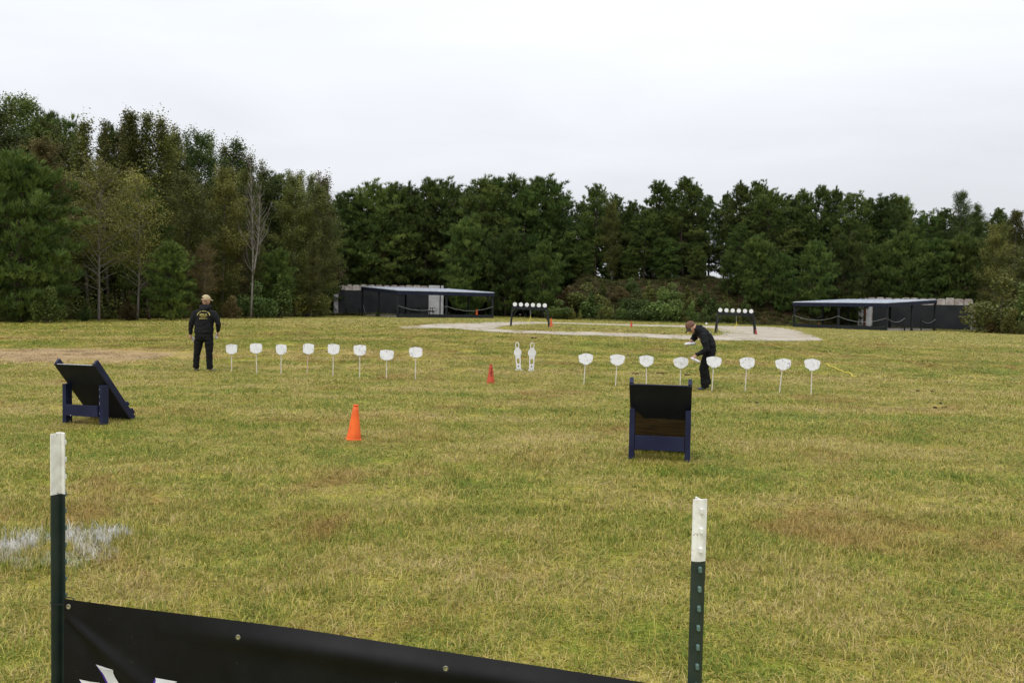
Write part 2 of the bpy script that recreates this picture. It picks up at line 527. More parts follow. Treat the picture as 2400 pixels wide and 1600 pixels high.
M_bark_l = simple("grey_white_bark", (0.205, 0.186, 0.163), (0.125, 0.112, 0.098), 0.95, 3, 0.1, bump=0.6, bdist=0.02)
def unit(rng, n):
    v = rng.normal(size=(n, 3))
    return v / np.linalg.norm(v, axis=1, keepdims=True)
def blades(base, d, L, W, rng):
    """triangles: one pointed leaf or needle spray per base point"""
    n = len(base)
    side = np.cross(d, unit(rng, n)); side /= np.linalg.norm(side, axis=1, keepdims=True) + 1e-9
    V = np.empty((n, 3, 3), dtype=np.float32)
    V[:, 0] = base - side * (W[:, None] * 0.5); V[:, 1] = base + side * (W[:, None] * 0.5); V[:, 2] = base + d * L[:, None]
    return V.reshape(-1, 3), np.arange(n * 3).reshape(-1, 3)
def leaves(cen, size, rng, flat=0.5):
    """quads split in two triangles: broad leaves, tilted at random, drooping a little"""
    n = len(cen)
    nrm = unit(rng, n); nrm[:, 2] = np.abs(nrm[:, 2]) + flat
    nrm /= np.linalg.norm(nrm, axis=1, keepdims=True)
    a = np.cross(nrm, unit(rng, n)); a /= np.linalg.norm(a, axis=1, keepdims=True) + 1e-9
    b = np.cross(nrm, a)
    s = size[:, None]
    V = np.empty((n, 4, 3), dtype=np.float32)
    V[:, 0] = cen - a * s * 0.62; V[:, 1] = cen + b * s * 0.42; V[:, 2] = cen + a * s * 0.62; V[:, 3] = cen - b * s * 0.42
    V[:, 1] += nrm * s * 0.12; V[:, 3] += nrm * s * 0.12
    i = np.arange(n)[:, None] * 4
    T = np.concatenate([i + [0, 1, 2], i + [0, 2, 3]], axis=1).reshape(-1, 3)
    return V.reshape(-1, 3), T
def tri_faces(mb):
    out = []
    for f in mb.f:
        for k in range(1, len(f) - 1): out.append((f[0], f[k], f[k + 1]))
    return out
def gen_pine(seed, H=14.0, low=0.2, rmax=2.5, nb=82, dens=1.0, taper=0.75, flatskirt=0.0):
    rng = np.random.default_rng(seed)
    tb = MB()
    bend = rng.normal(0, 0.16, 2)
    def axis(t): return Vector((bend[0] * math.sin(t * 3), bend[1] * math.sin(t * 2.6), t * H))
    tb.tube([axis(k / 10) for k in range(11)], [0.19 * (1 - k / 10.6) + 0.012 for k in range(11)], 7)
    for k in range(9):                                   # dead stubs on the bare trunk
        t = rng.uniform(0.06, max(0.1, low + 0.12)); a = rng.uniform(0, 2 * PI); p = axis(t); l = rng.uniform(0.3, 1.3)
        tb.tube([p, p + Vector((math.cos(a) * l, math.sin(a) * l, l * 0.12))], [0.02, 0.006], 3, False)
    C, D, S = [], [], []
    for k in range(nb):
        t = low + (0.985 - low) * ((k + rng.uniform(0, 1)) / nb) ** 0.92
        az = k * 2.39996 + rng.normal(0, 0.5)
        prof = min(1.0, (1.0 - t) * 2.3 + 0.07) ** taper
        if t < low + 0.12: prof *= 0.72
        L = rmax * prof * rng.uniform(0.6, 1.12)
        rise = R(-4 + 46 * max(0, (t - 0.35) / 0.65) + rng.normal(0, 7))
        rise = min(rise, R(60))
        if t > 0.95: rise = R(58)
        dx = Vector((math.cos(az), math.sin(az), 0))
        p0 = axis(t)
        def bp(s, L=L, p0=p0, dx=dx, rise=rise): return p0 + dx * (L * s) + Vector((0, 0, L * s * math.tan(rise) * 0.7 + 0.16 * L * s * s))
        tb.tube([bp(0), bp(0.5), bp(1)], [0.035 * (L / rmax) + 0.012, 0.02, 0.006], 3, False)
        lat = Vector((-dx.y, dx.x, 0))
        ntuft = int((6 + L * 8.0) * dens)
        tone = rng.uniform(0.2, 0.75)
        npuff = max(2, int(1.4 + L * 1.25))
        for pf in range(npuff):
            s = (0.30 + 0.74 * (pf + rng.uniform(0, 1)) / npuff)
            w = rng.normal(0, 0.24) * L * (0.45 + 0.6 * s) * (1.1 - 0.5 * s)
            pc = bp(s) + lat * w
            pr = rng.uniform(0.26, 0.50) * (0.75 + 0.25 * min(1, L / 2))
            pt = tone + rng.normal(0, 0.12)
            for q in range(max(4, int(ntuft / npuff))):
                e = rng.normal(0, 1, 3) * pr * 0.62
                c = pc + Vector((e[0], e[1], e[2] * 0.62 + 0.10))
                d = Vector((e[0], e[1], abs(e[2]))) * 0.9 + dx * 0.30 + Vector((0, 0, 0.85))
                C.append(c); D.append(d.normalized()); S.append(min(1, max(0, pt + rng.normal(0, 0.12))))
    top = axis(1.0)
    for q in range(16):                                   # young candles standing up from the upper boughs
        t = rng.uniform(0.72, 0.95); a = rng.uniform(0, 2 * PI); rr = rmax * min(1.0, (1 - t) * 2.3 + 0.07) ** taper * rng.uniform(0.6, 0.95)
        b0 = axis(t) + Vector((math.cos(a) * rr, math.sin(a) * rr, 0.45 * rr))
        for z in np.arange(0, rng.uniform(0.4, 0.9), 0.1):
            C.append(b0 + Vector((0.2 * z * math.cos(a), 0.2 * z * math.sin(a), z))); D.append(Vector((0.3 * math.cos(a), 0.3 * math.sin(a), 1)).normalized()); S.append(0.55)
    for q in range(8):                                    # upright leading shoots that make the tip spiky
        a = rng.uniform(0, 2 * PI); rr = rng.uniform(0.3, 1.2) if q else 0.0
        b0 = axis(0.985 - 0.07 * rr) + Vector((math.cos(a) * rr, math.sin(a) * rr, 0))
        for z in np.arange(0, rng.uniform(0.45, 1.0) * (1.3 if q == 0 else 1.0), 0.085):
            C.append(b0 + Vector((0.12 * z * math.cos(a), 0.12 * z * math.sin(a), z))); D.append(Vector((0.25 * math.cos(a), 0.25 * math.sin(a), 1)).normalized()); S.append(0.55)
    for q in range(10):
        C.append(top + Vector((rng.normal(0, 0.05), rng.normal(0, 0.05), -q * 0.12))); D.append(Vector((0, 0, 1))); S.append(0.5)
    C = np.array([tuple(c) for c in C]); D = np.array([tuple(d) for d in D]); S = np.array(S)
    m = 13
    base = np.repeat(C, m, axis=0); dd = np.repeat(D, m, axis=0); ss = np.repeat(S, m)
    n = len(base)
    d = dd * 0.95 + unit(rng, n) * 0.62
    d /= np.linalg.norm(d, axis=1, keepdims=True)
    V, T = blades(base + unit(rng, n) * 0.06, d, rng.uniform(0.26, 0.50, n), rng.uniform(0.040, 0.070, n), rng)
    sh = np.clip(np.repeat(ss + rng.normal(0, 0.08, n), 3), 0, 1)
    return arr_mesh("trunk", tb.v, tri_faces(tb), M_bark_d), arr_mesh("crown", V, T, M_pine, sh)
def gen_broad(seed, H=14.0, low=0.15, rmax=2.2, nb=60, perlimb=90, leaf=0.125, spire=0.0, rise=48, limb_r=0.035, bark=None, top_only=0.0, clump=0.2):
    rng = np.random.default_rng(seed)
    tb = MB()
    bend = rng.normal(0, 0.2, 2)
    def axis(t): return Vector((bend[0] * math.sin(t * 2.7), bend[1] * math.sin(t * 3.1), t * H))
    tb.tube([axis(k / 10) for k in range(11)], [0.095 * (1 - k / 10.4) + 0.010 for k in range(11)], 7)
    cen, sh = [], []
    for k in range(nb):
        t = low + (0.99 - low) * (k + rng.uniform(0, 1)) / nb
        az = k * 2.39996 + rng.normal(0, 0.6)
        u = (t - low) / (1 - low)
        prof = (math.sin(PI * min(1, max(0.02, u)) ** 0.72) ** 0.6) * (1 - spire) + spire * (1 - u) ** 0.8
        L = rmax * max(0.12, prof) * rng.uniform(0.55, 1.15)
        ri = R(min(70.0, rise + 16 * u + rng.normal(0, 8)))
        dx = Vector((math.cos(az), math.sin(az), 0))
        p0 = axis(t)
        def bp(s, L=L, p0=p0, dx=dx, ri=ri): return p0 + dx * (L * s) + Vector((0, 0, L * s * math.tan(ri) * 0.62 - 0.12 * L * s * s))
        tb.tube([bp(0), bp(0.35), bp(0.7), bp(1)], [limb_r * (0.4 + L / rmax * 0.6), limb_r * 0.6, limb_r * 0.35, 0.004], 4, False)
        lat = Vector((-dx.y, dx.x, 0))
        for q in range(3):
            s0 = rng.uniform(0.35, 0.85); sg = rng.choice((-1, 1)); l2 = L * rng.uniform(0.2, 0.45)
            tb.tube([bp(s0), bp(s0) + dx * l2 * 0.6 + lat * sg * l2 + Vector((0, 0, l2 * 0.5))], [0.012, 0.004], 3, False)
        keep = 1.0 if u > top_only else 0.12
        nl = int(perlimb * (0.35 + L / rmax) * keep)
        tone = rng.uniform(0.2, 0.8)
        ncl = max(1, nl // 9)
        for q in range(ncl):
            s = rng.uniform(0.25, 1.05)
            c = bp(s) + lat * rng.normal(0, 0.24) * L * (0.4 + s * 0.6) + Vector((0, 0, rng.normal(0, 0.16)))
            for _ in range(9):
                cen.append((c.x + rng.normal(0, clump), c.y + rng.normal(0, clump), c.z + rng.normal(0, clump * 0.8)))
                sh.append(min(1, max(0, tone + rng.normal(0, 0.2))))
    cen = np.array(cen); n = len(cen)
    V, T = leaves(cen, rng.uniform(0.6, 1.25, n) * leaf, rng)
    return arr_mesh("trunk", tb.v, tri_faces(tb), bark or M_bark_p), arr_mesh("crown", V, T, M_olive, np.repeat(sh, 4))
def gen_dead(seed, H=12.0):
    rng = np.random.default_rng(seed)
    tb = MB()
    for (ox, oz, hh, lean) in ((0, 0, H, 0.0), (0.15, 0.28 * H, 0.55 * H, 0.075)):
        def axis(t): return Vector((ox + lean * t * hh + 0.12 * math.sin(t * 4), 0.1 * math.sin(t * 3), oz + t * hh))
        tb.tube([axis(k / 10) for k in range(11)], [0.058 * (1 - k / 10.3) + 0.008 for k in range(11)], 6)
        for k in range(34):
            t = rng.uniform(0.25, 0.97); a = rng.uniform(0, 2 * PI); L = (1.15 - t) * rng.uniform(0.8, 2.0)
            dx = Vector((math.cos(a), math.sin(a) , 0)); p = axis(t)
            q = p + dx * L * 0.5 + Vector((0, 0, L * 0.8)); e = p + dx * L * 0.75 + Vector((0, 0, L * 1.6))
            tb.tube([p, q, e], [0.028, 0.016, 0.005], 4, False)
            for _ in range(3):
                l2 = L * rng.uniform(0.25, 0.5); b = a + rng.normal(0, 1.0)
                tb.tube([q, q + Vector((math.cos(b) * l2 * 0.6, math.sin(b) * l2 * 0.6, l2))], [0.010, 0.004], 3, False)
    return arr_mesh("trunk", tb.v, tri_faces(tb), M_bark_l)
def gen_bush(seed, H=2.0, rad=1.1, lumps=9, n=3000, leaf=0.10, tall=0.0):
    rng = np.random.default_rng(seed)
    tb = MB()
    cen, sh = [], []
    for k in range(lumps):
        a = rng.uniform(0, 2 * PI); rr = rad * math.sqrt(rng.uniform(0, 1)) * 0.72
        hz = H * rng.uniform(0.25, 0.8) * (1 - 0.45 * rr / rad)
        if k == 0: rr, hz = 0.0, H * 0.80
        c = np.array((math.cos(a) * rr, math.sin(a) * rr, hz))
        sx = rad * rng.uniform(0.26, 0.44); sz = H * rng.uniform(0.16, 0.27)
        if k == 0 and tall: sx, sz = rad * 0.22, H * 0.3
        tb.tube([(0.2 * c[0], 0.2 * c[1], 0), (0.7 * c[0], 0.7 * c[1], hz * 0.5), tuple(c)], [0.025, 0.018, 0.006], 4, False)
        m = n // lumps
        u = unit(rng, m) * (rng.uniform(0.25, 1, (m, 1)) ** 0.45)
        cen.append(c + u * (sx, sx, sz)); sh.append(np.clip(rng.uniform(0.25, 0.75) + rng.normal(0, 0.17, m), 0, 1))
    skirt = n // 4                                        # low leaves that close the bush towards the ground
    a = rng.uniform(0, 2 * PI, skirt); rr = rad * np.sqrt(rng.uniform(0, 1, skirt)) * 0.9
    cen.append(np.stack([np.cos(a) * rr, np.sin(a) * rr, rng.uniform(0.02, 0.5, skirt) * H], axis=1)); sh.append(np.clip(rng.normal(0.4, 0.2, skirt), 0, 1))
    cen = np.concatenate(cen); sh = np.concatenate(sh)
    cen[:, 2] = np.maximum(cen[:, 2], 0.03)
    V, T = leaves(cen, rng.uniform(0.6, 1.25, len(cen)) * leaf, rng)
    return arr_mesh("stem", tb.v, tri_faces(tb), M_bark_d), arr_mesh("foliage", V, T, M_green, np.repeat(sh, 4))

PINES = [gen_pine(11 + k, low=lo, rmax=rm, nb=nb, dens=de, taper=ta) for k, (lo, rm, nb, de, ta) in
         enumerate([(0.16, 3.1, 104, 1.15, 0.75), (0.22, 3.4, 98, 1.15, 0.65), (0.12, 3.2, 108, 1.1, 0.85), (0.26, 3.0, 92, 1.05, 0.65), (0.10, 2.9, 100, 1.2, 1.0), (0.30, 3.5, 84, 1.0, 0.5)])]
SKIRTED = [gen_pine(31 + k, H=9.0, low=0.03, rmax=3.0, nb=110, dens=1.3, taper=0.6) for k in range(2)]
BROADS = [gen_broad(51 + k, low=lo, rmax=rm, nb=nb, perlimb=pl) for k, (lo, rm, nb, pl) in
          enumerate([(0.07, 2.7, 74, 460), (0.10, 2.3, 70, 440), (0.05, 3.0, 76, 440)])]
SPIRES = [gen_broad(61 + k, low=0.10, rmax=1.75, nb=72, perlimb=290, spire=0.9, rise=56, top_only=to, leaf=0.12) for k, to in enumerate((0.10, 0.35))] + [gen_broad(65, low=0.30, rmax=1.25, nb=60, perlimb=150, spire=0.95, rise=60, top_only=0.42, leaf=0.11, bark=M_bark_l)]
SPARSE = [gen_broad(71 + k, H=10.0, low=0.18, rmax=2.9, nb=50, perlimb=215, leaf=0.115, rise=42, limb_r=0.05, top_only=0.2, clump=0.28, bark=M_bark_l) for k in range(2)]
BUSHES = [gen_bush(81 + k, H=2.2, rad=rd, lumps=lu, n=nn, tall=ta) for k, (rd, lu, nn, ta) in enumerate([(1.1, 9, 2600, 0), (0.9, 8, 2200, 1), (1.3, 11, 3000, 0), (0.75, 7, 1800, 1)])]
DEAD = gen_dead(91)
SETS = {'P': PINES, 'K': SKIRTED, 'D': BROADS, 'S': SPIRES, 'Y': SPARSE, 'B': BUSHES}
def top_z(me):
    a = np.empty(len(me.vertices) * 3, dtype=np.float32); me.vertices.foreach_get('co', a)
    return float(np.percentile(a[2::3], 99.97))
TOPZ = {me.name: top_z(me) for ss in SETS.values() for _, me in ss}
LEAF = {'p': M_pine, 'o': M_olive, 'b': M_brown, 'y': M_yellow, 'g': M_green, 'l': M_bright}
def plant(kind, px, top, Y, label, group=None, leaf=None, wide=1.0, name=None, var=None, sink=0.05):
    p = at(px, Y, Z)
    h = z_at(px, top, Y) - p.z
    sets = SETS[kind]
    tm, cm = sets[rnd.randrange(len(sets)) if var is None else var]
    s = h / TOPZ[cm.name]
    nm = name or {'P': 'pine_tree', 'K': 'pine_tree', 'D': 'broadleaf_tree', 'S': 'broadleaf_tree', 'Y': 'broadleaf_tree', 'B': 'bush'}[kind]
    r = thing(nm, label, {'B': 'bush'}.get(kind, 'tree'), (p.x, p.y, p.z - sink), rnd.uniform(0, 2 * PI), group)
    w = wide * max(s, 0.0)
    for part, me in (("stem" if kind == 'B' else "trunk", tm), ("foliage" if kind == 'B' else "crown", cm)):
        o = link(part, me, r)
        if me is cm and leaf:
            o.material_slots[0].link = 'OBJECT'
            o.material_slots[0].material = LEAF[leaf]
    r.scale = (w, w, s)
    if kind != 'B':
        r.rotation_euler = (rnd.gauss(0, 0.016), rnd.gauss(0, 0.016), r.rotation_euler.z)
    return r
# (kind, px, top, depth, leaf, width factor, label)
GL, GB, GF = "trees of the wood on the left side", "pines behind the far end of the range", "bushes at the foot of the bank"
LEFT = [
 ('K', 45, 340, 41, None, 1.12, "big dark pine at the left edge with boughs down to the grass", 0),
 ('D', 8, 232, 51, 'g', 1.0, "tall green tree cut off by the left edge, above the big dark pine", 0),
 ('D', 62, 216, 55, 'l', 0.85, "pale green round topped tree, tallest at the left end of the wood", 1),
 ('D', 104, 262, 56, 'o', 0.9, "olive tree directly right of the tallest pale green tree", 2),
 ('D', 92, 318, 47, 'b', 1.0, "rusty brown tree right above the big dark pine's shoulder", 0),
 ('P', 133, 252, 60, None, 0.8, "thin pine tip rising right of the pale green round topped tree", 1),
 ('P', 168, 268, 59, None, 0.8, "pine with splayed tip left of the first bare stemmed spire", 3),
 ('S', 208, 264, 52, 'o', 1.1, "first tall spire from the left, pale stem and thin top", 0),
 ('Y', 232, 352, 45, 'y', 0.85, "yellowing tree with bare pale lower limbs beside the big dark pine", 0),
 ('P', 268, 290, 60, None, 0.9, "dark pine tip between the first spire and the twin spires", 0),
 ('S', 308, 251, 55, 'o', 1.1, "thin olive spire with pale stem, left of the twin spires", 1),
 ('S', 346, 256, 56, 'o', 1.0, "left one of the twin spires with pale bare stems", 1),
 ('S', 377, 257, 56, 'o', 1.25, "right one of the twin spires, the fuller one", 0),
 ('Y', 322, 372, 48, 'y', 0.8, "yellow green tree below the twin spires", 1),
 ('P', 350, 432, 50, None, 0.95, "middle height pine below the twin spires", 2),
 ('K', 400, 560, 46, None, 0.95, "low spreading young pine at the wood's edge, left of the standing man", 1),
 ('D', 412, 308, 62, 'o', 0.8, "thin olive tree right of the twin spires", 1),
 ('D', 472, 296, 64, 'g', 0.85, "deep green full crowned tree behind the standing man's wood edge", 0),
 ('D', 438, 395, 55, 'o', 0.95, "olive tree in front of the deep green full crown", 2),
 ('S', 520, 322, 66, 'o', 1.1, "slim light topped spire next to the deep green full crown", 0),
 ('S', 548, 318, 67, 'g', 1.15, "slim spire with the highest tip left of the bare dead tree", 1),
 ('D', 520, 385, 58, 'o', 0.85, "olive tree right above the standing man's cap", 0),
 ('S', 592, 350, 68, 'o', 1.1, "slim spire whose tip rises straight above the bare dead tree", 0),
 ('D', 578, 392, 62, 'o', 0.75, "olive tree behind the bare dead tree", 1),
 ('D', 622, 385, 74, 'g', 0.8, "dark green crown right of the bare dead tree's tip", 2),
 ('P', 652, 398, 76, None, 0.9, "pine behind the right part of the left wood", 1),
 ('D', 690, 398, 72, 'o', 0.85, "olive full tree right of the bare dead tree", 0),
 ('S', 722, 402, 78, 'o', 1.1, "left one of two small spires near the wood's right end", 1),
 ('D', 742, 420, 74, 'o', 0.8, "olive tree at the right end of the left wood", 2),
 ('S', 764, 402, 82, 'b', 1.3, "right one of two small spires near the wood's right end", 0),
 ('K', 645, 572, 61, None, 0.85, "young pine with feathery boughs below the bare dead tree", 0),
 ('Y', 478, 560, 54, 'b', 0.8, "small rust brown tree with thin stems just left of the standing man", 0),
 ('D', 728, 560, 70, 'o', 0.7, "low olive tree beside the left end of the concrete wall", 1),
 ('P', 768, 470, 86, None, 0.8, "pine closing the right end of the left wood", 0),
 ('S', 256, 276, 57, 'o', 1.0, "thin airy spire just right of the first tall spire", 2),
 ('S', 288, 266, 58, 'b', 1.0, "thin reddish spire between the dark pine tip and the olive spire", 2),
 ('S', 326, 262, 57, 'o', 0.95, "thin bare stemmed spire squeezed in left of the twin spires", 2),
 ('S', 398, 286, 63, 'o', 1.0, "airy spire on the shoulder right of the twin spires", 2),
 ('S', 448, 306, 66, 'g', 1.0, "thin green spire left of the deep green full crown", 2),
 ('S', 497, 312, 67, 'o', 1.0, "airy spire right of the deep green full crown", 2),
 ('S', 568, 336, 69, 'o', 1.0, "thin spire left of the bare dead tree's tip", 2),
 ('S', 612, 370, 74, 'o', 1.0, "thin spire right of the bare dead tree's tip", 2),
 ('S', 672, 394, 79, 'g', 1.0, "thin spire above the right part of the left wood", 2),
 ('S', 706, 396, 80, 'o', 1.0, "thin spire left of the two small spires", 2),
 ('S', 746, 398, 84, 'b', 1.0, "thin spire between the two small spires", 2),
 ('D', 160, 400, 52, 'o', 0.9, "olive tree between the big dark pine and the yellowing tree", 1),
 ('P', 300, 470, 54, None, 0.9, "dark pine behind the yellowing trees", 3),
 ('D', 555, 520, 60, 'b', 0.75, "brownish tree at the foot of the bare dead tree", 0),
]
BACK = [
 ('P', 815, 440, 98, None, 0.95, "leftmost pine behind the left concrete wall"),
 ('P', 850, 446, 99, None, 0.9, "second pine from the left behind the left concrete wall"),
 ('P', 880, 418, 98, None, 1.05, "pine with dark tip above the left shed's left corner"),
 ('P', 917, 424, 100, None, 1.0, "full pine above the left half of the left shed"),
 ('P', 953, 424, 102, None, 0.9, "narrow pine left of the double pointed pines"),
 ('P', 1002, 411, 100, None, 0.95, "left one of the double pointed pines above the left shed"),
 ('P', 1035, 412, 103, None, 0.9, "right one of the double pointed pines above the left shed"),
 ('P', 1074, 438, 104, None, 0.8, "lower pine in the dip right of the double pointed pines"),
 ('P', 1130, 412, 98, None, 1.1, "big full pine above the right end of the left shed"),
 ('P', 1165, 407, 101, None, 0.9, "pine with the thinnest tip in the middle of the skyline"),
 ('P', 1196, 406, 100, None, 0.95, "pine above the left plate rack, thin tipped"),
 ('P', 1226, 432, 97, None, 0.95, "slightly lower pine straight above the left plate rack"),
 ('P', 1250, 412, 101, None, 0.9, "pine at the left side of the last big clump before the gap"),
 ('P', 1282, 408, 100, None, 1.0, "tallest pine of the last big clump before the gap"),
 ('P', 1314, 448, 103, None, 0.9, "pine on the left side of the bright skyline gap"),
 ('K', 1095, 500, 94, None, 0.85, "broad light green pine behind the right end of the left shed"),
 ('K', 1185, 530, 93, None, 0.9, "broad low boughed pine behind the left plate rack"),
 ('K', 1272, 560, 92, None, 0.8, "low boughed pine at the left end of the brown bank"),
 ('D', 892, 520, 98, 'b', 0.55, "slim brownish tree standing behind the left concrete wall"),
 ('P', 1395, 427, 104, None, 0.85, "pointed pine right of the bright skyline gap"),
 ('P', 1440, 452, 107, None, 0.8, "thin pine between the pointed pine and the olive tree"),
 ('P', 1478, 466, 106, None, 0.8, "small pine behind the olive tree on the bank"),
 ('D', 1434, 468, 101, 'y', 0.75, "yellowish olive tree among the pines on the bank"),
 ('P', 1540, 419, 104, None, 1.05, "broad topped pine above the board with bare wood"),
 ('P', 1508, 490, 101, None, 1.2, "wide low pine in front on the bank above the bending man"),
 ('P', 1600, 410, 102, None, 1.05, "tallest pine above the bending man"),
 ('P', 1628, 424, 104, None, 0.9, "pine right beside the tallest pine above the bending man"),
 ('P', 1660, 455, 106, None, 0.85, "pine left of the sky holes in the wood"),
 ('P', 1694, 446, 107, None, 0.8, "pine right of the sky holes in the wood"),
 ('P', 1735, 421, 104, None, 1.0, "pine with ragged top above the right plate rack"),
 ('P', 1768, 418, 105, None, 0.85, "slim tipped pine above the right plate rack"),
 ('P', 1794, 440, 101, None, 1.1, "full pine right of the right plate rack"),
 ('P', 1735, 520, 100, None, 1.1, "lower pine in front above the right plate rack"),
 ('P', 1842, 455, 104, None, 0.95, "lower pine above the left end of the right shed"),
 ('P', 1872, 441, 105, None, 0.95, "rounded pine above the left part of the right shed"),
 ('P', 1918, 431, 104, None, 0.8, "tallest pine above the right shed with a thin tip"),
 ('P', 1952, 434, 104, None, 0.75, "pine with forked open top above the right shed"),
 ('P', 1998, 445, 101, None, 1.05, "full pine above the middle of the right shed"),
 ('P', 2032, 462, 104, None, 0.9, "pine in the lower skyline right of the shed's middle"),
 ('P', 2060, 453, 102, None, 0.95, "left pine of the pair above the right shed's near corner"),
 ('P', 2090, 452, 104, None, 0.9, "right pine of the pair above the right shed's near corner"),
 ('D', 2118, 456, 107, 'l', 0.7, "light leaved tree beside the pine pair above the right shed"),
 ('P', 2164, 488, 104, None, 0.85, "dead tipped small pine in the dip of the right skyline"),
 ('P', 2204, 484, 105, None, 0.9, "low pine left of the loose leaved tall tree"),
 ('D', 2243, 444, 101, 'g', 0.7, "loose leaved tall tree standing out above the right concrete wall"),
 ('D', 2286, 474, 104, 'g', 0.8, "dark leafy tree right of the loose leaved tall tree"),
 ('P', 2336, 484, 104, None, 0.85, "last pine near the right edge"),
 ('D', 2378, 488, 98, 'o', 0.9, "olive leafy tree at the right edge, on the skyline"),
 ('D', 2325, 520, 90, 'o', 0.9, "olive green tree behind the right end of the right wall"),
 ('D', 2410, 560, 82, 'o', 1.0, "near leafy tree cut off by the right edge"),
 ('K', 1365, 560, 100, None, 1.1, "low pine on the bank's crest right of the skyline gap"),
 ('K', 1478, 575, 101, None, 1.2, "low pine on the bank's crest above the brightest bush"),
 ('K', 1560, 555, 100, None, 1.2, "low pine on the bank's crest left above the bending man"),
 ('K', 1632, 575, 97, None, 1.0, "low pine hanging over the bank right above the bending man"),
 ('K', 1712, 585, 94, None, 0.95, "low pine on the bank's slope above the right plate rack"),
 ('K', 1772, 545, 92, None, 0.85, "broad low pine reaching the ground right of the right plate rack"),
 ('K', 1835, 590, 91, None, 0.85, "light boughed low pine beside the right shed's left post"),
 ('K', 1905, 560, 91, None, 0.85, "low pine right behind the right shed's left half"),
 ('K', 1975, 540, 93, None, 0.85, "low pine right behind the right shed's roof"),
 ('K', 2045, 570, 96, None, 0.95, "low dark pine behind the left end of the right concrete wall"),
 ('K', 2110, 535, 96, None, 0.95, "soft low boughed pine above the right concrete wall"),
 ('K', 2185, 555, 95, None, 0.95, "soft low boughed pine above the right wall's middle"),
 ('K', 2250, 535, 94, None, 0.9, "soft low boughed pine above the right wall's far end"),
]
for k, px, top, Y, lf, w, lab, var in LEFT:
    plant(k, px, top, Y, lab, GL, lf, w, var=var)
for k, px, top, Y, lf, w, lab in BACK:
    plant(k, px, top, Y, lab, GB, lf, w * (1.15 if k == 'P' else 1.0))
p = at(588, 54.5)
dead = thing("dead_tree", "bare grey dead tree with pale branches, no leaves", "tree", tuple(p), R(20))
link("trunk", DEAD, dead)
s = (z_at(588, 368, 54.5) - p.z) / 12.0
dead.scale = (s * 1.1, s * 1.1, s)
# the darker ranks inside the wood, seen only as bits between the front trees
for i in range(34):
    t = i / 33
    Y = 52 + t * 44 + rnd.uniform(-2, 2)
    px = 20 + t * 800 + rnd.uniform(-18, 18)
    top = 330 + t * 150 + rnd.uniform(0, 60)
    kind = rnd.choice('PDDP')
    plant(kind, px, top, Y + 4, "tree filling the shaded inside of the left wood, behind its edge", "trees inside the left wood", 'o' if kind == 'D' else None, 1.0)
for i in range(26):
    t = i / 25
    px = 10 + t * 790 + rnd.uniform(-12, 12)
    plant('K', px, 545 + t * 20 + rnd.uniform(0, 50), 49 + t * 46 + rnd.uniform(0, 5), "low young pine in the shaded understorey of the left wood", "young pines of the left understorey", None, 1.15)
for i in range(40):
    px = 800 + i * 40 + rnd.uniform(-12, 12)
    if 1640 < px < 1712: continue
    if px > 2390: break
    top = 462 + rnd.uniform(0, 45) + (25 if px > 2130 else 0)
    plant('P', px, top, 109 + rnd.uniform(-1.5, 6), "pine in the shaded second rank behind the skyline pines", "pines of the second rank", None, 1.0)
for i in range(30):
    px = 800 + i * 54 + rnd.uniform(-15, 15)
    if 1640 < px < 1712 or px > 2380: continue
    plant('K', px, 560 + rnd.uniform(0, 60), 112 + rnd.uniform(-3, 6), "low pine in the dark understorey behind the skyline pines", "low pines of the understorey", None, 1.3)

